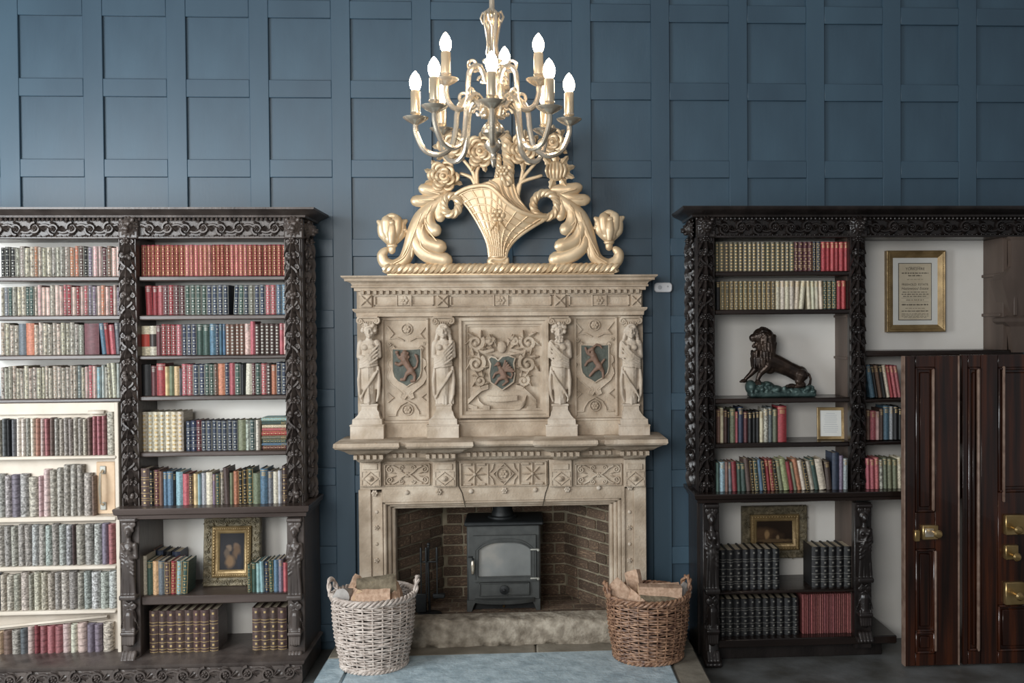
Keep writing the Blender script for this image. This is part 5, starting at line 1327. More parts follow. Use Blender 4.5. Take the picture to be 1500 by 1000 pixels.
# ================================================================== FIRE TOOLS
TX, TY = W(630, 900, .02)[0], .0
FT = thing('fire_tool_set', 'black iron fireside tool set on a round base beside the stove', 'fire tools', (TX, TY, FBZ0))
I2 = M['irond']
mb = MB(); mb.lathe([(.078,.003),(.078,.012),(.06,.018),(.012,.022),(.001,.024)], (TX, TY, FBZ0), 24); mb.build('base', I2, FT)
zt = W(630, 796, .02)[1]; zk = W(630, 821, .02)[1]
mb = MB(); mb.tube([(TX, TY, FBZ0+.02), (TX-.008, TY, FBZ0+.35), (TX-.004, TY, zt)], .008, 8); mb.sph((TX-.004, TY, zt), .012); mb.build('stand_pole', I2, FT)
mb = MB(); mb.cap((TX-.055, TY-.01, zk), (TX+.055, TY-.01, zk), .005, .005); mb.build('hook_bar', I2, FT)
for (dx, kind) in ((-.052, 'shovel'), (-.018, 'tongs'), (.052, 'poker')):
    mb = MB(); x = TX+dx; mb.cap((x, TY-.022, zt-.02), (x, TY-.022, zk+.01), .007, .008); mb.tube([(x, TY-.022, zk+.01), (x, TY-.022, FBZ0+.12)], .0045, 6)
    if kind == 'shovel': mb.box(x-.035, x+.035, TY-.030, TY-.018, FBZ0+.025, FBZ0+.15, .008)
    elif kind == 'tongs': mb.tube([(x+.012, TY-.022, zk), (x+.014, TY-.022, FBZ0+.10)], .0045, 6)
    else: mb.box(x-.03, x+.05, TY-.03, TY+.01, FBZ0+.115, FBZ0+.145, .006)
    mb.build(kind, I2, FT)

# ================================================================== WICKER BASKETS AND LOGS
def basket(label, bx, by, r0, r1, H, mat, seed, liner, handles):
    o = thing('log_basket', label, 'basket', (bx, by, HZ), 'log baskets on the hearth'); r = random.Random(seed)
    zb = HZ+.004; NS = 26
    def rad(t): return r0+(r1-r0)*t+.012*math.sin(PI*t)
    mb = MB(); ph = []
    for k in range(NS):
        a = 2*PI*k/NS; mb.tube([(bx+rad(t)*math.cos(a), by+rad(t)*math.sin(a), zb+.01+H*t) for t in (0,.25,.5,.75,1)], .0055, 6)
    mb.build('stakes', mat, o)['kind'] = 'stuff'
    rows = int(H/.0118); mb = MB(); seg = NS*3
    for j in range(rows):
        t = (j+.5)/rows; big = abs(t-.42) < .03 or t < .06
        pts = []; ph_ = PI*(j % 2); w = rad(t); tw = r.uniform(0, 6)
        for i in range(seg):
            a = 2*PI*i/seg; amp = .0065*math.cos(a*NS/2+ph_); pts.append((bx+(w+amp)*math.cos(a), by+(w+amp)*math.sin(a), zb+.01+H*t+.003*math.sin(a*3+tw)))
        mb.tube(pts, .0072 if big else .0056, 5, closed=True)
    wv = mb.build('woven_rods', mat, o); wv['kind'] = 'stuff'
    for (tt, rr, am, nm_) in ((1.0, .011, .012, 'braided_rim'), (.0, .010, .009, 'braided_foot')):
        mb = MB()
        for st in range(3):
            pts = []
            for i in range(110):
                a = 2*PI*i/110; b_ = a*16+2*PI*st/3; w = rad(tt)+am*math.cos(b_); pts.append((bx+w*math.cos(a), by+w*math.sin(a), zb+.012+H*tt+am*math.sin(b_)))
            mb.tube(pts, rr*.8, 6, closed=True)
        mb.build(nm_, mat, o)
    mb = MB(); mb.lathe([(.001,zb),(r0-.012,zb),(rad(.25)-.018,zb+H*.25),(rad(.5)-.018,zb+H*.5),(rad(.62)-.02,zb+H*.62)], (bx, by, 0), 30); so = mb.build('liner', liner, o)
    for a in handles:
        mb = MB(); tv = Vector((-math.sin(a), math.cos(a), 0)); c = Vector((bx+rad(1)*math.cos(a), by+rad(1)*math.sin(a), zb+H+.01))
        for st in range(2):
            pts = []
            for i in range(26):
                t = i/25; b_ = t*14+PI*st; p = c+tv*(.065*math.cos(PI*t))+Vector((math.cos(a)*.02*math.sin(PI*t), math.sin(a)*.02*math.sin(PI*t), .085*math.sin(PI*t)))
                pts.append(p+Vector((.008*math.cos(b_)*math.cos(a), .008*math.cos(b_)*math.sin(a), .008*math.sin(b_))))
            mb.tube(pts, .0085, 6)
        mb.build('handle', mat, o)
    return zb+H
fxl, fyl = FL(541, 990, HZ); fxr, fyr = FL(957, 977, HZ)
LBX, LBY = fxl, fyl+.195; RBX, RBY = fxr-.005, fyr+.205
hL = W(541, 868, LBY)[1]-HZ-.02; hR = W(952, 868, RBY)[1]-HZ-.02
zL = basket('whitewashed wicker log basket left of the fireplace', LBX, LBY, .190, .240, hL, M['wickw'], 1, M['irond'], (0.15, PI-.1))
zR = basket('brown willow log basket right of the fireplace', RBX, RBY, .205, .245, hR, M['wickb'], 2, M['irond'], (.25, PI+.15))
def log(label, cat, c, ang, L, prof, mats, tilt=0.0, seed=0, roll=0.0, name='log'):
    """prof: cross-section polygon [(u, v)], extruded along its axis; mats = side, end"""
    r = random.Random(seed); n = len(prof); o = thing(name, label, cat, c, 'firewood in the baskets')
    Mx = Matrix.Translation(Vector(c)) @ Matrix.Rotation(ang, 4, 'Z') @ Matrix.Rotation(-tilt, 4, 'Y') @ Matrix.Rotation(roll, 4, 'X')
    ks = 7; P = []
    for i in range(ks):
        x = (i/(ks-1)-.5)*L
        for (u, v) in prof: P.append(tuple(Mx @ Vector((x, u*(1+r.uniform(-.07,.07)), v*(1+r.uniform(-.07,.07))))))
    mb = MB(); mb.add(P, [(i*n+j, i*n+(j+1)%n, (i+1)*n+(j+1)%n, (i+1)*n+j) for i in range(ks-1) for j in range(n)]); mb.build('bark' if mats[0] is M['bark'] else 'split_side', mats[0], o, True, 35)
    for e, sg in ((0, -1), (ks-1, 1)):
        mb = MB(); ring_ = P[e*n:(e+1)*n]; cc = sum((Vector(p) for p in ring_), Vector())/n; ax = (Mx.to_3x3() @ Vector((sg*.002,0,0)))
        mb.add([tuple(Vector(p)+ax*.2) for p in ring_]+[tuple(cc+ax)], [(j, (j+1)%n, n) for j in range(n)]); mb.build('cut_end', mats[1], o, False)
    return o
def circ(r, n=14, sq=1.0): return [(r*math.cos(2*PI*k/n), r*sq*math.sin(2*PI*k/n)) for k in range(n)]
def wedge(a, b): return [(-a, -b), (-a*.4, -b*1.1), (a, -b*.7), (a*.9, b*.1), (a*.1, b), (-a*.5, b*.6)]
BK, SP, EG, AW = M['bark'], M['splitwood'], M['endgrain'], M['ashwood']
def bp(px, py, Y): x, z = W(px, py, Y); return (x, Y, z)
log('mossy half log lying on top of the whitewashed basket', 'log', bp(552, 858, LBY-.02), .12, .23, [(-.055,-.05),(.055,-.05),(.06,.0),(.045,.045),(0,.06),(-.045,.045),(-.06,0)], (BK, EG), .06, 1)
log('grey weathered round log at the left of the whitewashed basket', 'log', bp(508, 874, LBY-.05), 1.35, .17, circ(.050), (AW, AW), -.25, 2)
log('split brown log with orange edge in the whitewashed basket', 'log', bp(523, 874, LBY-.06), 1.9, .19, wedge(.05,.05), (SP, EG), -.2, 3)
log('reddish split log below the mossy one in the whitewashed basket', 'log', bp(546, 874, LBY-.12), .1, .20, wedge(.05,.045), (SP, SP), 0, 4)
log('short upright split log behind the mossy one in the whitewashed basket', 'log', bp(518, 862, LBY+.06), 1.3, .16, wedge(.04,.04), (SP, EG), .7, 5)
log('small split log at the right rim of the whitewashed basket', 'log', bp(579, 872, LBY-.05), 1.8, .18, wedge(.05,.04), (SP, EG), .5, 6)
log('pointed pale split log at the left of the brown basket', 'log', bp(914, 870, RBY-.05), 2.75, .20, wedge(.05,.05), (SP, EG), .75, 7)
log('orange split log leaning in the brown basket', 'log', bp(928, 878, RBY-.07), 2.2, .19, wedge(.06,.055), (SP, SP), .35, 8)
log('dark edged split log standing at the back of the brown basket', 'log', bp(934, 862, RBY+.06), 1.9, .22, wedge(.055,.05), (SP, EG), 1.1, 9)
log('broad split log lying flat across the brown basket', 'log', bp(966, 868, RBY-.06), -.05, .26, [(-.06,-.05),(.05,-.055),(.065,.03),(.02,.05),(-.05,.045)], (SP, EG), -.05, 10)
log('thin split log along the back of the brown basket', 'log', bp(962, 862, RBY+.08), .1, .28, wedge(.04,.035), (SP, EG), -.02, 11)
log('bark covered log below the broad one in the brown basket', 'log', bp(968, 882, RBY-.10), .05, .26, circ(.045, 12), (BK, EG), -.05, 12)
log('pale chip at the right rim of the brown basket', 'log', bp(1000, 868, RBY-.02), 1.2, .14, wedge(.04,.035), (AW, EG), .3, 13)

# ================================================================== WALL SWITCH
x0, x1, z0, z1 = RC(958, 984, 414, 428, -.002); SWT = thing('wall_switch', 'small white plastic control box on the blue panelled wall', 'switch', ((x0+x1)/2, 0, z0))
def rrect(x0, x1, z0, z1, r, n=5):
    P = []
    for (cx, cz, a0) in ((x1-r, z1-r, 0), (x0+r, z1-r, PI/2), (x0+r, z0+r, PI), (x1-r, z0+r, 1.5*PI)):
        for i in range(n+1): a = a0+PI/2*i/n; P.append((cx+r*math.cos(a), cz+r*math.sin(a)))
    return P
mb = MB(); mb.prism(rrect(x0, x1, z0, z1, .022), -.026, 0, .005); mb.build('case', M['plastic'], SWT)
mb = MB(); mb.lathe([(.014,0),(.014,.003),(.001,.004)], (x0+.036, -.026, (z0+z1)/2), 18, 'y'); mb.build('sensor_button', M['plasticd'], SWT)
mb = MB(); mb.lathe([(.006,0),(.006,.002),(.001,.003)], (x1-.03, -.026, (z0+z1)/2+.006), 12, 'y'); mb.build('indicator', M['plasticd'], SWT)

# ================================================================== PICTURES
def ornate(name, label, w, h, band, loc, lean, pmat, aspect_in):
    o = thing(name, label, 'painting', loc)
    def b(mb, n, m, par=None):
        ob = mb.build(n, m, None); ob.parent = par or o; return ob
    x0, x1, z0, z1 = -w/2, w/2, 0, h
    mb = MB(); frame(mb, x0, x1, z0, z1, [(0,.03),(0,-.012),(.006,-.018),(band*.85,-.010),(band,-.002)]); F = b(mb, 'outer_frame', M['giltold'])
    mb = MB(); r = random.Random(3)
    per = [(x0+band*.45+t*(w-band*.9), z) for t in [i/10 for i in range(11)] for z in (z0+band*.45, z1-band*.45)]+[(x, z0+band*.45+t*(h-band*.9)) for t in [i/10 for i in range(1,10)] for x in (x0+band*.45, x1-band*.45)]
    for i, (x, z) in enumerate(per):
        mb.spiral((x, -.018, z), band*.32, 1.2, .004, r.uniform(0,6), 1 if i % 2 else -1, 12, 5); mb.leaf((x, -.013, z), r.uniform(0,6), band*.6, band*.35, .008, 2)
    b(mb, 'carved_ornament', M['giltold'], F)['kind'] = 'stuff'
    i2 = band+.002; mb = MB(); frame(mb, x0+band, x1-band, z0+band, z1-band, [(0,.0),(0,-.022),(.008,-.028),(.022,-.020),(.026,-.024),(.034,-.020),(.046,-.004)]); G = b(mb, 'inner_frame', M['gilt'])
    mb = MB(); n = 16
    for i in range(n+1):
        for x in (x0+band+.013, x1-band-.013): mb.sph((x, -.027, z0+band+.012+(h-2*band-.024)*i/n), (.006,.005,.009), 8, 6)
        for z in (z0+band+.013, z1-band-.013): mb.sph((x0+band+.012+(w-2*band-.024)*i/n, -.027, z), (.009,.005,.006), 8, 6)
    b(mb, 'gilt_beading', M['gilt'], G)['kind'] = 'stuff'
    mb = MB(); mb.box(x0+band+.03, x1-band-.03, -.006, .02, z0+band+.03, z1-band-.03); b(mb, 'canvas', pmat)
    o.rotation_euler = (-lean, 0, 0); return o
x0, x1, z0, z1 = RC(297, 380, 756, 862, -.24); zsh = W(315, 871, YL+.02)[1]
pmL = painting('dark_figure_painting', ('14161a', '26272b'), [(-.01, .20, .10, .16, '2b2a2c'), (-.018, .235, .018, .022, '6c5c4e'), (.022, .245, .02, .024, '665446'), (.028, .21, .028, .05, '5d4a3a'), (-.03, .20, .02, .035, '574b40'), (-.012, .15, .032, .045, '705a44'), (.045, .15, .016, .06, '2a2c33')])
hL_ = W(338, 757, -.19)[1]-zsh
ornate('framed_painting', 'dark painting of figures in carved gilt frame on the left bookcase shelf', x1-x0, min(hL_, zwaist-.016-zsh), .055, ((x0+x1)/2, -.235, zsh+.001), .10, pmL, 0)
x0, x1, z0, z1 = RC(1087, 1182, 741, 817, YB-.04); z1 = min(z1, zwa-.012)
pmR = painting('dark_landscape_painting', ('1f1712', '30241b'), [(-.07, .16, .10, .05, '54402e'), (-.05, .155, .018, .035, '9a7c58'), (.02, .145, .05, .03, '3f3024'), (.02, .135, .012, .02, '8a7458'), (.0, .115, .14, .015, '63503a')])
ornate('framed_painting', 'dark landscape painting in carved gilt frame behind the black volumes', x1-x0, z1-z0, .055, ((x0+x1)/2, YB-.035, z0), 0, pmR, 0)
# framed sale notice
x0, x1, z0, z1 = RC(1298, 1384, 367, 486, YB-.03); PN = thing('framed_notice', 'framed printed estate sale notice hung in the right bookcase', 'picture', ((x0+x1)/2, YB-.02, z0)); y_ = YB-.03
mb = MB(); frame(mb, x0, x1, z0, z1, [(0,YB),(0,y_-.014),(.006,y_-.018),(.016,y_-.012),(.020,y_-.016),(.048,y_+.004),(.052,y_+.006)]); fr = mb.build('frame', M['gilt'], PN, True, 20)
mb = MB(); n = 40
for i in range(n+1):
    for x in (x0+.018, x1-.018): mb.sph((x, y_-.016, z0+.018+(z1-z0-.036)*i/n), .004, 6, 5)
mb.build('beading', M['gilttool'], fr)['kind'] = 'stuff'
mb = MB(); mb.box(x0+.045, x1-.045, y_+.004, y_+.012, z0+.045, z1-.045); mb.build('mount', M['mount'], PN)
a0, a1, c0, c1 = RC(1317, 1364, 386, 468, y_)
mb = MB(); mb.box(a0-.004, a1+.004, y_+.0025, y_+.006, c0-.004, c1+.004); mb.build('print_border', M['ink'], PN)
mb = MB(); mb.box(a0, a1, y_+.001, y_+.005, c0, c1); PP = mb.build('printed_sheet', M['paper'], PN)
def text(s, xc, z, w, y, par, hmax=None, shear=0, mat=None):
    cu = bpy.data.curves.new('t', 'FONT'); cu.body = s; cu.align_x = 'CENTER'; cu.size = 1; cu.shear = shear
    ob = bpy.data.objects.new('t', cu); C.objects.link(ob); dg = bpy.context.evaluated_depsgraph_get(); me = bpy.data.meshes.new_from_object(ob.evaluated_get(dg)); bpy.data.objects.remove(ob)
    co = np.array([v.co[:] for v in me.vertices]); wd_ = co[:,0].max()-co[:,0].min(); hh = co[:,1].max(); k = w/wd_; kz = min(k, (hmax or 9)/hh) if hmax else k
    xm = (co[:,0].max()+co[:,0].min())/2
    for v in me.vertices: a, b_ = v.co[0], v.co[1]; v.co = (xc+(a-xm)*k, y, z+b_*kz)
    me.materials.clear(); me.materials.append(mat or M['ink']); o = bpy.data.objects.new('lettering', me); C.objects.link(o); o.parent = par; return o
am = (a0+a1)/2; aw = a1-a0; ch = c1-c0; ty = y_+.0005
for (s, v, w_, hm, shr) in (('YORKSHIRE', .885, .60, .030, 0), ('FREEHOLD  ESTATE', .61, .82, .026, 0), ('Hazlewood Estate', .535, .84, .024, .2)): text(s, am, c0+ch*v, aw*w_, ty, PP, hm, shr)
mb = MB(); r = random.Random(9)
for (v, w_, hh) in ((.935,.35,.003),(.82,.82,.009),(.775,.42,.009),(.715,.5,.003),(.485,.78,.006),(.445,.84,.007),(.408,.74,.007),(.385,.86,.0012),(.345,.55,.006),(.315,.86,.0012),(.255,.82,.010),(.20,.6,.003),(.145,.84,.007),(.10,.84,.003),(.08,.84,.003),(.055,.84,.003),(.035,.7,.003)):
    if hh < .002: mb.box(am-aw*w_/2, am+aw*w_/2, ty, ty+.0004, c0+ch*v, c0+ch*v+hh); continue
    x = am-aw*w_/2
    while x < am+aw*w_/2:
        l = r.uniform(.010, .028); e = min(x+l, am+aw*w_/2)
        u = x
        while u < e: mb.box(u, min(u+hh*.55, e), ty, ty+.0004, c0+ch*v, c0+ch*v+hh*r.uniform(.75,1)); u += hh*.8
        x = e+.006
mb.build('small_print', M['ink'], PP, False)['kind'] = 'stuff'
mb = MB(); mb.box(x0+.05, x1-.05, y_-.004, y_-.002, z0+.05, z1-.05)
# small framed certificate on the shelf
x0, x1, z0, z1 = RC(1199, 1238, 597, 645, -.24); z0 = W(1150, 648, YU+.012)[1]; CF = thing('framed_certificate', 'small gilt framed certificate standing on the shelf beside the red book', 'picture', ((x0+x1)/2, -.22, z0+.001))
def cpart(mb, n, m, par=None): ob = mb.build(n, m, None, True, 25); ob.parent = par or CF; return ob
w_, h_ = x1-x0, z1-z0
mb = MB(); frame(mb, -w_/2, w_/2, 0, h_, [(0,.012),(0,-.008),(.004,-.010),(.018,-.006),(.021,.0)]); cpart(mb, 'frame', M['gilt'])
mb = MB(); mb.box(-w_/2+.015, w_/2-.015, -.001, .010, .015, h_-.015); PS = cpart(mb, 'certificate_sheet', M['mount'])
mb = MB(); r = random.Random(4)
for k in range(11): l = w_*.56*(r.uniform(.75,1) if k else .55); z = h_*.80-k*h_*.058; mb.box(-l/2, l/2, -.0016, -.0008, z, z+.003)
cpart(mb, 'small_print', M['plasticd'], PS)['kind'] = 'stuff'
mb = MB(); mb.add([(-.01,.010,h_*.6),(.01,.010,h_*.6),(.01,.055,.001),(-.01,.055,.001),(-.01,.014,h_*.6),(.01,.014,h_*.6),(.01,.060,.001),(-.01,.060,.001)], [(0,1,2,3),(4,5,6,7),(0,3,7,4),(1,2,6,5),(0,1,5,4),(3,2,6,7)]); cpart(mb, 'strut', M['brownwood'])
CF.rotation_euler = (-.06, 0, -.12)

# ================================================================== LION
LY = -.22; LZ = W(1150, 583, YU+.012)[1]+.001
lx, lz = W(1140, 584, LY); LI = thing('lion_statue', 'dark bronze standing lion on a green patinated rock on the bookcase shelf', 'statue', (lx, LY, LZ))
KS = (6.5+LY)/FPX/6.665
def lp(u, v, d=0.0):
    x, _ = W(1060+u/6.665, 540, LY); return (x, LY+d, LZ+(893-v)*KS)
def k_(r): return r*KS
mb = MB()
def cp(a, b_, r0, r1, d0=0, d1=None): mb.cap(lp(*a, d0), lp(*b_, d0 if d1 is None else d1), k_(r0), k_(r1), 12, 4)
# trunk, deep chest to tucked belly and hips
cp((430,530), (540,575), 100, 86); cp((540,575), (640,622), 86, 76); cp((640,622), (735,672), 76, 80); mb.sph(lp(745,672), (k_(78),k_(78),k_(82)), 14, 10); mb.sph(lp(450,560), (k_(88),k_(84),k_(110)), 14, 10)
cp((400,500),(390,400), 85, 80)
# hind legs
for d in (-.028, .030):
    o_ = 0 if d < 0 else 26
    cp((745+o_,685),(722+o_,738), 70, 40, d); cp((722+o_,735),(768+o_,778), 36, 22, d); cp((768+o_,778),(690+o_,795), 22, 20, d); mb.sph(lp(650+o_,788,d), (k_(42),k_(26),k_(22)), 12, 8)
    for q_ in (-1,0,1): mb.cap(lp(640+o_,788,d+q_*.010), lp(606+o_,790,d+q_*.012), k_(13), k_(11))
# forelegs
cp((330,600),(275,665), 42, 27, .02); cp((275,665),(222,715), 26, 19, .022); mb.sph(lp(205,735,.022), (k_(36),k_(26),k_(20)), 12, 8)
cp((410,590),(345,660), 50, 30, -.032); cp((345,660),(318,718), 29, 21, -.035); mb.sph(lp(320,742,-.04), (k_(32),k_(28),k_(26)), 12, 8)
for q_ in (-1,0,1):
    mb.cap(lp(200,735,.022+q_*.010), lp(172,744,.022+q_*.011), k_(12), k_(10)); mb.cap(lp(318+q_*16,745,-.05), lp(316+q_*18,762,-.062), k_(12), k_(10))
# tail
P = [lp(*p) for p in ((795,650,.0),(835,680,.0),(848,720,-.005),(838,765,-.012),(818,800,-.02))]; mb.tube(P, [k_(16),k_(13),k_(12),k_(14),k_(18)], 8); mb.sph(lp(812,805,-.022), (k_(20),k_(20),k_(26)))
# head: skull, muzzle, open jaw, brow, nose, ears
mb.sph(lp(362,292), (k_(82),k_(70),k_(80)), 16, 12); cp((335,300),(288,308), 50, 40, -.004); mb.sph(lp(282,312,-.002), (k_(34),k_(38),k_(28)), 12, 8); mb.sph(lp(262,302,0), (k_(14),k_(20),k_(12)))
cp((345,365),(302,385), 32, 22); mb.sph(lp(296,392), (k_(22),k_(24),k_(20)))
for s in (-1, 1):
    mb.sph(lp(322,268,s*.030-.002), (k_(26),k_(16),k_(12))); mb.sph(lp(318,282,s*.030), (k_(10),k_(8),k_(9))); mb.sph(lp(288,330,s*.016), (k_(28),k_(16),k_(18))); mb.sph(lp(412,262,s*.040), (k_(22),k_(12),k_(26)))
mb.cap(lp(272,335,-.014), lp(274,352,-.014), k_(6), k_(3)); mb.cap(lp(290,378,-.012), lp(288,362,-.012), k_(6), k_(3))
# mane: overlapping locks around the face, down chest and shoulders
mb.sph(lp(412,322), (k_(88),k_(98),k_(108)), 14, 10); mb.sph(lp(412,430), (k_(98),k_(104),k_(125)), 14, 10); mb.sph(lp(372,540), (k_(100),k_(90),k_(98)), 14, 10)
rl = random.Random(12)
for j in range(16):      # ruff standing around the face
    a = 2*PI*j/16; v = 300-82*math.cos(a); y_ = k_(80)*math.sin(a)
    mb.cap(lp(372, v, y_), lp(410+rl.uniform(-6,10), v-18*math.cos(a)+14, y_*1.15), k_(22), k_(11), 8, 2)
for (cu, cv, ru, rv) in ((414,330,88,100),(408,400,104,110),(388,478,116,112),(372,540,100,92)):   # overlapping locks
    for j in range(22):
        a = 2*PI*j/22+rl.uniform(-.1,.1); u = cu+ru*.92*math.cos(a); y_ = k_(96)*math.sin(a)
        if u < 352 and cv < 450: continue
        mb.cap(lp(u, cv-30+rl.uniform(-18,18), y_*.98), lp(u+rl.uniform(-8,12), cv+48+rl.uniform(-10,20), y_*1.04), k_(rl.uniform(17,22)), k_(8), 8, 2)
body = mobj('lion_body', remesh(mb, .0028, 2, .4), M['bronze'], LI)
mb = MB()
for (u, v, r_, h_) in ((260,790,55,90),(330,810,90,75),(430,800,75,80),(360,770,60,40),(290,760,65,25),(500,820,85,60),(590,835,90,45),(690,838,90,42),(790,838,80,40),(850,835,48,38),(700,815,60,30),(640,815,60,18),(420,760,40,35),(760,820,60,30)): mb.sph(lp(u, v+5, rl.uniform(-.012,.012)), (k_(r_), k_(95), k_(h_*.8)), 12, 8)
a = lp(245, 893); b_ = lp(880, 893); mb.box(a[0], b_[0], LY-.062, LY+.062, LZ+.001, LZ+.03, .006)
for q_ in range(60): mb.sph(lp(rl.uniform(230,870), rl.uniform(800,850), rl.uniform(-.065,.02)), k_(rl.uniform(14,30)), 8, 6)
mobj('rock_base', remesh(mb, .0045, 1, .4), M['rock'], LI)
# ================================================================== BOOKS
PAL = {'R': ('93222c','deep red'), 'r': ('b3525a','faded red'), 'N': ('2b3850','navy blue'), 'B': ('4f7690','sky blue'), 'T': ('86aeb5','pale teal'), 'G': ('37534a','dark green'),
       'g': ('6f7658','olive green'), 'C': ('d0c4aa','cream'), 'E': ('b9aa95','mottled beige'), 'W': ('b4b6ae','mottled grey white'), 'K': ('17181a','black'), 'D': ('55403a','dark brown'),
       'M': ('643036','maroon'), 'O': ('b87048','tan orange'), 'Y': ('c9a56c','golden tan'), 'P': ('cfa79e','pale pink'), 'S': ('666d74','slate grey'), 'L': ('a3aaa8','light grey blue'),
       'V': ('7a6c80','dusky violet'), 'X': ('b82a35','bright red'), 'q': ('8a9a62','lime green'), 'e': ('a39b8e','speckled grey'), 'u': ('7c5b4a','russet brown'), 'F': ('aca59e','silver grey'), 'h': ('8f4b48','dusty red'), 'J': ('6e6a55','gilt olive')}
# unit book: x -.5...5, y 0 (spine crown) .. 1, z 0..1
def spine_arc(n=6, w=.5, b=.07): return [(-w+2*w*i/n, b*(1-math.cos(PI*(2*i/n-1)/2)*1.0)) for i in range(n+1)]
def unit_cover():
    mb = MB(); A = spine_arc(); n = len(A)
    vs = [(x, y, 0) for x, y in A]+[(x, y, 1) for x, y in A]
    fs = [(i, i+1, n+i+1, n+i) for i in range(n-1)]
    mb.add(vs, fs)
    for s in (-1, 1):
        x0, x1 = (-.5, -.40) if s < 0 else (.40, .5); mb.box(x0, x1, .065, 1, 0, 1)
    mb.add([(x, y, z) for z in (0.0, 1.0) for x, y in [(-.5,.07),(.5,.07)]+A[::-1][1:-1]], [tuple(range(n)), tuple(range(2*n-1, n-1, -1))])
    return mb
def unit_pages(): mb = MB(); mb.box(-.40, .40, .05, .97, .02, .972); return mb
def arc_strip(mb, z0, z1, w=.5, out=.012, x0=None, x1=None):
    A = spine_arc(6, .5); P = []
    for i in range(7):
        x = (-w+2*w*i/6) if x0 is None else x0+(x1-x0)*i/6
        y = .07*(1-math.cos(PI*(x/.5)/2)); P.append((x, y-out))
    n = 7; mb.add([(x, y, z) for z in (z0, z1) for x, y in P], [(i, i+1, n+i+1, n+i) for i in range(6)])
def tool(kind):
    mb = MB()
    if kind == 0:     # five gilt bands with ornaments between
        for z in (.06,.17,.33,.49,.65,.81,.93): arc_strip(mb, z-.006, z+.006)
        for z in (.115,.25,.41,.57,.73,.87): arc_strip(mb, z-.02, z+.02, x0=-.11, x1=.11)
        arc_strip(mb, .02, .98, x0=-.48, x1=-.42); arc_strip(mb, .02, .98, x0=.42, x1=.48)
    elif kind == 1:   # outlined spine with squares
        arc_strip(mb, .02, .98, x0=-.48, x1=-.38); arc_strip(mb, .02, .98, x0=.38, x1=.48)
        for z in (.03,.20,.38,.56,.74,.96): arc_strip(mb, z-.007, z+.007)
        for z in (.115,.29,.47,.85): arc_strip(mb, z-.022, z+.022, x0=-.13, x1=.13)
    elif kind == 2:   # short title
        for z in (.80,.84,.88): arc_strip(mb, z, z+.018, x0=-.3, x1=.3)
        arc_strip(mb, .94, .955)
    elif kind == 3:   # encyclopaedia: roundels and bars
        for z in (.08,.27,.42,.62,.92): arc_strip(mb, z-.022, z+.022, x0=-.13, x1=.13)
        for z in (.145,.20,.34,.52,.70,.76): arc_strip(mb, z-.006, z+.006)
    elif kind == 4:   # row of small gilt curls
        for k in range(9): z = .07+.105*k; arc_strip(mb, z-.030, z+.012, x0=-.26, x1=.26)
    return mb
U = {}
def ures(name, mb, mat):
    me = mb.mesh(name, True, 50, fix=False); me.materials.append(mat); return me
cov = unit_cover(); UC = {m: ures('cover', cov, M[m]) for m in ('leather', 'vellum')}
UPG = ures('page_block', unit_pages(), M['pages'])
UT = {(k, m): ures('spine_tooling', tool(k), M[m]) for k in range(5) for m in ('gilttool', 'silvertool', 'label', 'blacktool')}
def patch(z0, z1): mb = MB(); arc_strip(mb, z0, z1, .5, .014); return mb
UP = {m: ures('spine_patch', patch(.30, .72), M[m]) for m in ('label', 'labelr')}
ORD = ['first','second','third','fourth','fifth','sixth','seventh','eighth','ninth','tenth','eleventh','twelfth','thirteenth','fourteenth','fifteenth','sixteenth','seventeenth','eighteenth','nineteenth','twentieth','twenty-first','twenty-second','twenty-third','twenty-fourth','twenty-fifth','twenty-sixth','twenty-seventh','twenty-eighth','twenty-ninth','thirtieth','thirty-first','thirty-second','thirty-third','thirty-fourth','thirty-fifth']
BOOKS = []   # every book: dict
def row(shelf, seq, px0, px1, ytop, ybot, Y, depth=.16, tool=2, tm='gilttool', hv=.03, zbase=None, widths=None, lean=None, tops=None, mat='leather', place='', tools=None, name='book', seed=None, gaps=None, sizes=None):
    """books standing between two photo columns; seq = palette letters"""
    r = random.Random(seed if seed is not None else len(BOOKS)+17)
    n = len(seq); ws = widths or [r.uniform(.85, 1.15) for _ in range(n)]; tot = sum(ws)
    xm = (px0+px1)/2; xa = W(px0, ybot, Y)[0]; xb = W(px1, ybot, Y)[0]
    zb = zbase if zbase is not None else W(xm, ybot, Y)[1]
    zt = W(xm, ytop, Y)[1]
    x = xa
    for i, c in enumerate(seq):
        w = (xb-xa)*ws[i]/tot
        if c == ' ': x += w; continue
        h = (zt-zb)*(tops[i] if tops else 1)*(1-r.uniform(0, hv))
        BOOKS.append(dict(shelf=shelf, i=i, c=c, x=x+w/2, w=w*.955, h=h, z=zb, y=Y+r.uniform(0, .008), d=depth*r.uniform(.92, 1.0), lean=(lean[i] if lean else 0.0), tool=(tools[i] if tools else tool), tm=tm, mat='vellum' if c in 'EWe' else mat, name=name, n=n))
        x += w
YK = YU+.045
def zsh_(px, py, Y=YU+.012): return W(px, py, Y)[1]+.0005
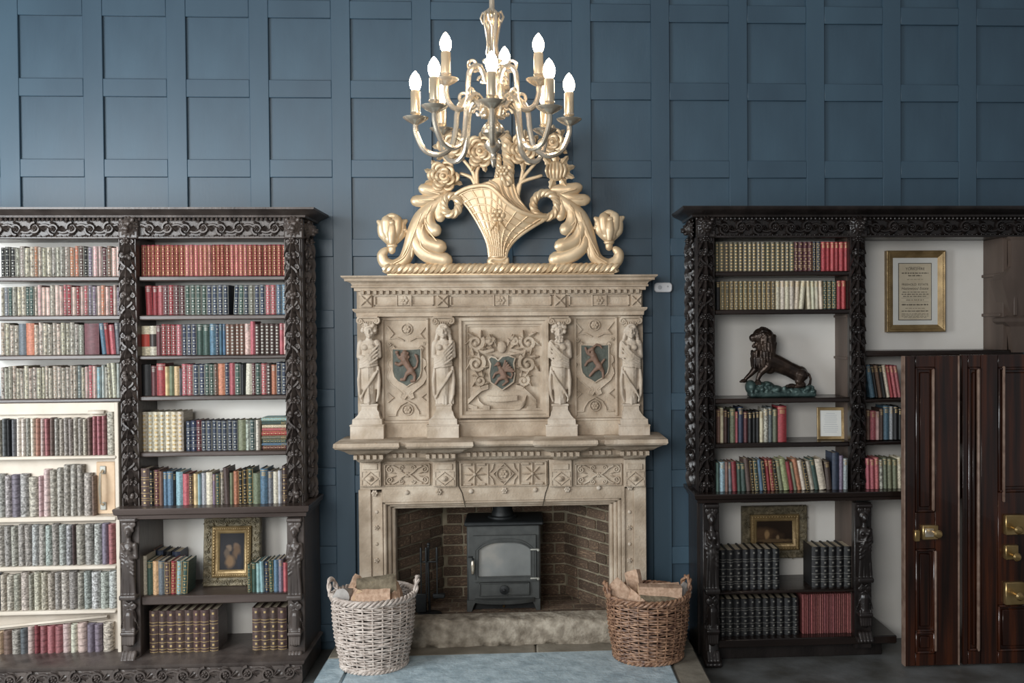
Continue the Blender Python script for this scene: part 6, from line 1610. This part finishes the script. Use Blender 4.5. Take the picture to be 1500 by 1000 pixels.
# left bookcase, left bay
zr = [zsh_(80, p) for p in (405, 462, 520, 584)]
row('top shelf above the jib door', 'KKKeeEEOEEEeeeeOODKVPPMuPP', 0, 176, 360, 405, YK, zbase=zr[0], hv=.085, tool=1, tm='silvertool')
row('second shelf above the jib door', 'eSGeEEGGEPPPEPPrRPRPrVVPOPRPV', 0, 176, 417, 462, YK, zbase=zr[1], hv=.085, tool=1, tm='silvertool')
row('third shelf above the jib door', 'EEEESOEEEEEEEeeeeM BRrS', 0, 176, 472, 520, YK, zbase=zr[2], hv=.085, tool=1, tm='silvertool', widths=[1,1,1,1,1.6,1.9,1,1,1,1,1,1,1,1,1,1,1.1,3.4,.6,1.1,1,1.1,1.1], lean=[0]*19+[-.09,-.09,-.07,-.05], tools=[1]*4+[9,9]+[1]*11+[9,9]+[2]*4)
row('fourth shelf above the jib door', 'eeeEEEEEEEEEEEEEEEESEPrPTLeECL', 0, 176, 535, 584, YK, zbase=zr[3], hv=.085, tool=1, tm='silvertool', lean=[0]*27+[-.05,-.05,0], tops=[1]*27+[1.1,1.1,1.08])
# left bookcase, right bay
zq = [zsh_(312, p) for p in (404, 461, 520, 579, 661)]+[zw1+.0005]
row("top shelf under the left bookcase's cornice", 'R'*9+'r'*6+'R'*4+'r'*4+'R'*8, 206, 420, 358, 404, YK, zbase=zq[0], tool=0, hv=.015)
row("second shelf, left bookcase's right bay", 'RRrMRMMGGGGNNNN NGNJNNrrBB', 213, 420, 417, 461, YK, zbase=zq[1], tool=1, tm='silvertool', widths=[1.2]+[1]*6+[1]*8+[.8]+[1]*10, lean=[-.03]+[0]*15+[.05,.03]+[0]*8, tools=[2,2,2]+[0]*4+[1]*15+[0]*4)
row("third shelf, left bookcase's right bay", 'CCMRRRrNNNGGBNBBuuuuPrDDDDDrP', 206, 420, 474, 520, YK, zbase=zq[2], tool=1, tm='silvertool', widths=[1.6,1.3,1,.95,.95,.95,1,.95,.95,.95,1.2,1.2,1.2,.7,.6,.6,.9,.9,.9,.9,1.1,.9,.95,.95,.95,.95,.95,.8,.6], tops=[.95,.95,.96]+[1]*18+[1.09]+[1]*7, tools=[7,8,2,0,0,0,0,1,1,1,2,2,2,1,2,2,4,4,4,4,2,9,4,4,4,4,4,2,9])
row("fourth shelf, left bookcase's right bay", 'KMRYgYSrrNNGGuONrGKCMGrDONN', 206, 420, 531, 579, YK, zbase=zq[3], tool=1, tm='silvertool', widths=[1.7,.9,1.5,.7,.8,.9,.4,1,1,1,1,.8,.8,.6,1.2,.8,.9,1,.8,1.1,.7,.9,1,.8,.9,.9,.9], tops=[.98,.93,1.0,.9,.92,.9,.85]+[.97]*8+[1,.99,.97,.95,.97,.97,.97,.97,.96,.92,1,1], tools=[9,2,2,9,9,9,9,0,0,1,1,1,1,1,9,1,9,1,9,9,0,1,0,4,2,1,1], lean=[0]*19+[.03]+[0]*7)
row("fifth shelf, left bookcase's right bay", 'CCCCCCC', 206, 268, 603, 661, YK, zbase=zq[4], tool=4, depth=.2, hv=.005)
row("fifth shelf, left bookcase's right bay, middle", 'NNMNNNNNNNgWGC', 272, 380, 615, 661, YK, zbase=zq[4], tool=1, tm='silvertool', widths=[1]*10+[1.5,.8,1.1,.8], tools=[3,3,3]+[1]*7+[9,9,1,1])
row("long shelf above the carved figures", 'DKMuBBKTrDYTLCVGeDgOKKGgBSCLD', 206, 420, 684, 742, YL+.06, zbase=zq[5], tool=2, widths=[1.5,.8,1,.6,.8,1,.5,1.2,1.1,.8,.8,.6,.9,1.1,.6,.8,.7,1.0,.7,.9,.8,.8,1.0,1.3,1.3,1,.9,.7,.9], tops=[1.0,.94,.97,.93,.90,.92,.86,.89,.85,.84,.84,.83,.85,.88,.82,.84,.9,.97,.84,.9,.92,.96,.97,.82,.95,.88,.87,.88,1.02], tools=[3,3,0,9,2,2,2,9,9,0,9,9,9,9,2,1,2,9,9,9,1,1,1,9,2,2,9,9,3], depth=.17, lean=[0]*17+[-.04]+[0]*11)
zlow = W(315, 871, YL+.02)[1]+.0005
row("lower shelf left of the painting", 'CGYSDRTG', 208, 274, 819, 878, YL+.05, zbase=zlow, tool=2, widths=[.8,1,1,1.1,1,1,1,1], tops=[1.12,.98,.96,.97,.95,.94,.95,.95], tools=[9,2,9,2,1,0,1,1], lean=[0,0,0,0,0,.02,.03,.05], depth=.17)
row("lower shelf's back row left of the painting", 'uNKN', 216, 262, 804, 860, -.235, zbase=zlow, tool=9, widths=[1,1.2,1,1.2], tops=[1,.98,.95,.92], depth=.15, lean=[0,0,.02,.04])
row("lower shelf right of the painting", 'GGTTNGBVr', 362, 421, 819, 873, YL+.05, zbase=zlow, tool=1, tops=[.86,.9,.9,.95,.94,.97,.98,1,.9], tools=[1,2,9,9,3,1,9,2,9], lean=[0,0,.0,-.03,0,-.02,0,0,0], depth=.17)
zbt = zpl+.0005
row("bottom shelf left of the gap under the painting", 'DDDDDDDD', 218, 319, 894, 960, YL+.05, zbase=zbt, tool=3, depth=.2, hv=.01)
row("bottom shelf right of the gap under the painting", 'DDDD', 369, 420, 890, 958, YL+.05, zbase=zbt, tool=3, depth=.2, hv=.01)
# right bookcase, left bay
za = [zsh_(1145, p) for p in (397, 453, 583, 648)]+[zwb+.0005]
row("top shelf under the right bookcase's cornice", 'J'*17+'MMMM'+'NN'+'XXXXXX', 1048, 1243, 354, 397, YK, zbase=za[0], tool=4, hv=.01, tools=[4]*17+[3]*4+[0]*2+[2]*6)
row("second shelf of the right bookcase, above the lion", 'K'+'J'*12+'C'*6+' '+'CCCC'+'GGG'+'XX', 1049, 1240, 411, 453, YK, zbase=za[1], tool=1, hv=.01, lean=[0]*17+[.05,.09]+[0]+[-.05,-.03,-.03,-.03]+[0]*5, widths=[1]*19+[.9]+[.85]*4+[1]*5, tools=[2]+[1]*12+[2]*6+[9]+[2]*4+[0]*3+[2]*2)
row("shelf under the lion statue", 'uCDKgrNMKKKCWSgX', 1050, 1153, 594, 648, YK, zbase=za[3], tool=2, widths=[.9,.7,.8,.6,1.2,.6,1.2,1,1,.7,.9,.9,1,1,1.1,2.0], tops=[.92,.95,.9,.87,.93,.85,.99,.85,.85,.84,.86,.85,.93,.95,.9,1.0], depth=.18)
row("long shelf above the landscape painting", 'GTuSRGGDKGBKRRKgqRgOCKCGCDNVL', 1050, 1243, 668, 721, YL+.06, zbase=za[4], tool=2, widths=[.7,1.2,.7,.9,1.1,.9,1.1,1.1,.8,1.0,.9,.8,.8,.9,.9,1,1.3,.9,.8,1,1,.8,1.1,1,1.6,1.2,1.6,.9,1.0], tops=[.85,.87,.86,.86,.87,.82,.82,.94,.9,.9,.92,.9,.91,.9,.88,.9,.93,.86,.84,.92,.88,.87,.86,.94,.92,.84,1.1,1.0,.9], lean=[0,0,0,-.03,-.05,-.03,-.05,-.10,-.08,-.08,-.10,-.10,-.10,-.10,-.12,-.14,-.16,-.16,-.17,-.18,-.17,-.17,-.18,-.18,-.17,-.10,0,0,0], tools=[9,2,9,2,9,2,2,9,1,1,9,1,2,1,1,2,9,9,2,9,9,1,9,2,9,2,9,9,2], depth=.15)
zrl = W(1150, 864, YL+.03)[1]+.0005
row("lower shelf of the right bookcase, left of the gap", 'KKKKKKKK', 1054, 1143, 805, 866, YL+.06, zbase=zrl, tool=3, tm='blacktool', depth=.21, hv=.008)
row("lower shelf of the right bookcase, right of the gap", 'KKKKK', 1190, 1250, 801, 864, YL+.06, zbase=zrl, tool=3, tm='blacktool', depth=.21, hv=.008)
row("bottom shelf of the right bookcase", 'K'*11, 1054, 1171, 877, 938, YL+.06, zbase=ZRB_BASE+.0005, tool=3, tm='blacktool', depth=.21, hv=.008)
row("bottom shelf of the right bookcase beside the black volumes", 'h'*24, 1176, 1251, 870, 934, YL+.07, zbase=ZRB_BASE+.0005, tool=9, depth=.2, hv=.004, name='magazine')
# right bookcase, right bay
zz_b = [zsh_(1300, p) for p in (583, 645)]+[zwb+.0005]
row("short shelf beside the dark door, below the framed notice", 'BKuKCRrr', 1276, 1322, 534, 583, YK, zbase=zz_b[0], tool=2, lean=[-.16]*8, tops=[1]*8, widths=[1.2,.9,1,1,1,.9,1,1])
row("short shelf halfway down beside the dark door", 'urPDBLKK', 1270, 1323, 594, 645, YK, zbase=zz_b[1], tool=2, widths=[1,1.3,.8,1,1.5,1,1.1,1], tops=[.9,.85,.84,.93,1,.98,1,.95])
row("lowest short shelf beside the dark door", 'rrrWgggC', 1270, 1323, 670, 718, YL+.06, zbase=zz_b[2], tool=2, tops=[1,.98,1,.93,1,.97,.96,1], lean=[-.02]*8)

# stacked books lying flat on the fifth shelf
STK = []
xs0, xs1 = W(383, 640, YK)[0], W(420, 640, YK)[0]; zz0 = zq[4]; hs = [(661,655,'M'),(655,651.5,'B'),(651.5,646,'G'),(646,641,'J'),(641,634,'X'),(634,630,'r'),(630,625,'C'),(625,620,'G'),(620,614.5,'T')]
for k, (a, b_, c) in enumerate(hs):
    t = (a-b_)*6.2/FPX; STK.append((zz0, t, c, k)); zz0 += t

# which three hundred show largest
sel = [b for b in BOOKS if b['name'] == 'book']
sel.sort(key=lambda b: -b['w']*b['h']); NSTK = len(STK)
KEEP = set(id(b) for b in sel[:300-NSTK-4])
def mute(c, k=.22): g_ = .3*c[0]+.59*c[1]+.11*c[2]; return tuple(v*(1-k)+g_*k for v in c)
col_ = {k: mute(lin(v[0])) for k, v in PAL.items()}
KIND = {0: 'gilt-banded', 1: 'tooled', 2: 'plain', 3: 'embossed', 4: 'gilt', 7: 'red-patched', 8: 'dark-patched', 9: 'plain'}
def place_book(b, name='book'):
    o = thing(name, None, None, (b['x'], b['y'], b['z'])); o.rotation_euler = (0, b['lean'], 0)
    sc = (b['w'], b['d'], b['h'])
    def child(me, nm):
        c = bpy.data.objects.new(nm, me); C.objects.link(c); c.parent = o; c.scale = sc; c.color = (*b['rgb'], 1)
        if b['lean']: c.location = (abs(math.sin(b['lean']))*0, 0, abs(math.sin(b['lean']))*b['w']*.5)
        return c
    child(UC[b['mat']], 'cover'); child(UPG, 'page_block')
    t = b['tool']
    if t in (0,1,2,3,4): child(UT[(t, b['tm'])], 'spine_tooling')['kind'] = 'stuff'
    elif t in (7,8): child(UP['labelr' if t == 7 else 'label'], 'spine_patch')
    return o
def tint(c, r): k = 1+r.uniform(-.16, .16); base = col_[c]; return tuple(max(0, min(1, v*k*(1+r.uniform(-.06,.06)))) for v in base)
rb = random.Random(99); rest = []; per = {}
for b in BOOKS: b['rgb'] = tint(b['c'], rb); per.setdefault(b['shelf'], []).append(b)
for shelf_, L_ in per.items():
    nn = len(L_)
    for k, b in enumerate(L_):
        if b['name'] == 'magazine':
            pos = ('leftmost' if k == 0 else 'rightmost' if k == nn-1 else f'{ORD[k]} from left' if k < nn//2 else f'{ORD[nn-1-k]} from right')
            o = thing('magazine', f'thin faded red bound issue, {pos} in row beside the black volumes', 'magazine', (b['x'], b['y'], b['z']), 'thin red issues on the bottom shelf')
            for me, nm in ((UC['leather'], 'cover'), (UPG, 'page_block')): c = bpy.data.objects.new(nm, me); C.objects.link(c); c.parent = o; c.scale = (b['w'], b['d'], b['h']); c.color = (*b['rgb'], 1)
            continue
        if id(b) not in KEEP: rest.append(b); continue
        o = place_book(b)
        pos = ('leftmost' if k == 0 else 'rightmost' if k == nn-1 else f'{ORD[k]} from left' if k <= nn//2 else f'{ORD[nn-1-k]} from right')
        nm = PAL[b['c']][1]
        tag(o, f"{nm} {KIND[b['tool']]} book, {pos} on {shelf_.replace('the ', '')}", 'book', 'books on '+shelf_)
# remaining, narrowest volumes: one object
if rest:
    V = []; F_ = []; MI = []; CO = []
    mats = [M['leathera'], M['velluma'], M['pages'], M['gilttool'], M['silvertool'], M['label'], M['blacktool']]
    def addm(me, b, mi):
        n = len(V); cl, sl = math.cos(b['lean']), math.sin(b['lean'])
        for v in me.vertices:
            x, y, z = v.co[0]*b['w'], v.co[1]*b['d'], v.co[2]*b['h']+abs(sl)*b['w']*.5
            V.append((b['x']+x*cl+z*sl, b['y']+y, b['z']-x*sl+z*cl))
        for p in me.polygons: F_.append(tuple(i+n for i in p.vertices)); MI.append(mi); CO.extend([(*b['rgb'], 1)]*len(p.vertices))
    for b in rest:
        addm(UC['leather'], b, 1 if b['mat'] == 'vellum' else 0); addm(UPG, b, 2)
        t = b['tool']
        if t in (0,1,2,3,4): addm(UT[(t, 'gilttool')], b, {'gilttool': 3, 'silvertool': 4, 'blacktool': 6}[b['tm']])
    me = bpy.data.meshes.new('book_rows'); me.from_pydata(V, [], F_); me.polygons.foreach_set('material_index', MI)
    for m in mats: me.materials.append(m)
    ca = me.color_attributes.new('tone', 'FLOAT_COLOR', 'CORNER'); ca.data.foreach_set('color', [v for c in CO for v in c])
    o = bpy.data.objects.new('book_rows', me); C.objects.link(o)
    tag(o, 'narrow old volumes packed in rows on the bookcase shelves', 'books', kind='stuff')
# horizontal stack
for (z, t, c, k) in STK:
    r = random.Random(k); w = xs1-xs0-r.uniform(0, .012); d = .15
    o = thing('book', f"{PAL[c][1]} book lying flat, {('bottom', 'second from bottom', 'third from bottom', 'fourth from bottom', 'middle', 'fourth from top', 'third from top', 'second from top', 'top')[k]} of stack beside the carved post", 'book', ((xs0+xs1)/2, YK, z), 'books stacked flat on the fifth shelf')
    o.rotation_euler = (0, PI/2, 0)
    for me, nm in ((UC['leather'], 'cover'), (UPG, 'page_block'), (UT[(2 if k % 2 else 0, 'gilttool')], 'spine_tooling')):
        ch = bpy.data.objects.new(nm, me); C.objects.link(ch); ch.parent = o; ch.location = (-t/2, 0, -w/2); ch.scale = (t*.97, d, w); ch.color = (*tint(c, r), 1)
# dark books lying behind the lower left row
for k, (a, b_) in enumerate(((216, 250), (232, 262))): pass

# ---- dummy spines on the jib door
def unit_spine(): 
    mb = MB(); A = [(-.5+i/8, .9*(1-math.sqrt(max(0, 1-(2*i/8-1)**2*.96)))) for i in range(9)]; n = 9
    mb.add([(x, y, z) for z in (0,.01,.99,1) for x, y in [(p[0]*(.96 if z in (0,1) else 1), p[1]+(.04 if z in (0,1) else 0)) for p in A]], [(l*n+i, l*n+i+1, (l+1)*n+i+1, (l+1)*n+i) for l in range(3) for i in range(n-1)])
    mb.box(-.5, .5, .80, 1.3, 0, 1); return mb
def unit_bands():
    mb = MB()
    for z in (.14,.30,.46,.62,.78,.90):
        A = [(-.51+1.02*i/8, .9*(1-math.sqrt(max(0, 1-(2*i/8-1)**2*.96)))-.05) for i in range(9)]; n = 9
        mb.add([(x, y, zz3) for zz3 in (z-.012, z+.012) for x, y in A], [(i, i+1, n+i+1, n+i) for i in range(n-1)])
    return mb
US_ = {m: ures('book_spine', unit_spine(), M[m]) for m in ('leather', 'vellum')}; UB = ures('raised_bands', unit_bands(), M['leather'])
DSEQ = [('ESKSCCeCOPrueEeeEeEurrrE', 0, 168, 612, 668, [1]*20+[1.05,1.05,1.05,1.15], [1]*20+[1,1,1,2.0]),
        ('FFVFEPPEeeeeeu', 0, 139, 684, 757, [.9,.88,.86,.88,.80,.82,.95,.98,1.02,1.04,1.06,1.04,.86,.84], [1.1,1,1.2,1.3,1.5,.7,1,1,1,1,1,1,1.3,.6]),
        ('eeeeeLeLeLLDeeWVr', 0, 167, 768, 829, [1]*17, [1]*11+[.5,1.3,1.3,1.2,1,1]),
        ('SEEeEeEEEeEeeLWWW', 0, 170, 838, 894, [1,.95,.96,.97,1,.95]+[1]*11, [.4,.9,1,1,1.2,.7,1,1,1,.9,1.1,1.2,1,1,1.3,1.2,1.3]),
        ('YueSPRrrrPCPVVE', 0, 163, 916, 974, [.85,.9,.92,.95,1]+[1.02]*5+[1.03]*5, [.7,1.1,1.1,.9,.9,.7,.9,1,1,1,.9,1.2,1,1,1.3])]
rd = random.Random(31)
for (seq, pa, pb_, yt, yb_, tops, ws), zb in zip(DSEQ, DOORROWS):
    tot = sum(ws); xa = W(pa-6, yb_, YD)[0]; xb = W(pb_, yb_, YD)[0]; zt = W(85, yt, YD)[1]; x = xa
    for i, c in enumerate(seq):
        w = (xb-xa)*ws[i]/tot; h = (zt-zb)*tops[i]*rd.uniform(.95, 1.0); rgb = mute(tint(c, rd), .3); mat = 'vellum' if c in 'EWeLF' else 'leather'
        o = bpy.data.objects.new('book_spine', US_[mat]); C.objects.link(o); o.parent = D1; o.location = Vector((x+w/2, YD+.004, zb+.0005))-D1.location; o.scale = (w*.96, .04, h); o.color = (*rgb, 1); o.rotation_euler = (0, rd.uniform(-.012,.012), 0)
        if rd.random() < .75:
            q_ = bpy.data.objects.new('raised_bands', UB); C.objects.link(q_); q_.parent = o; q_.color = tuple(v*.7 for v in rgb)+(1,)
        x += w
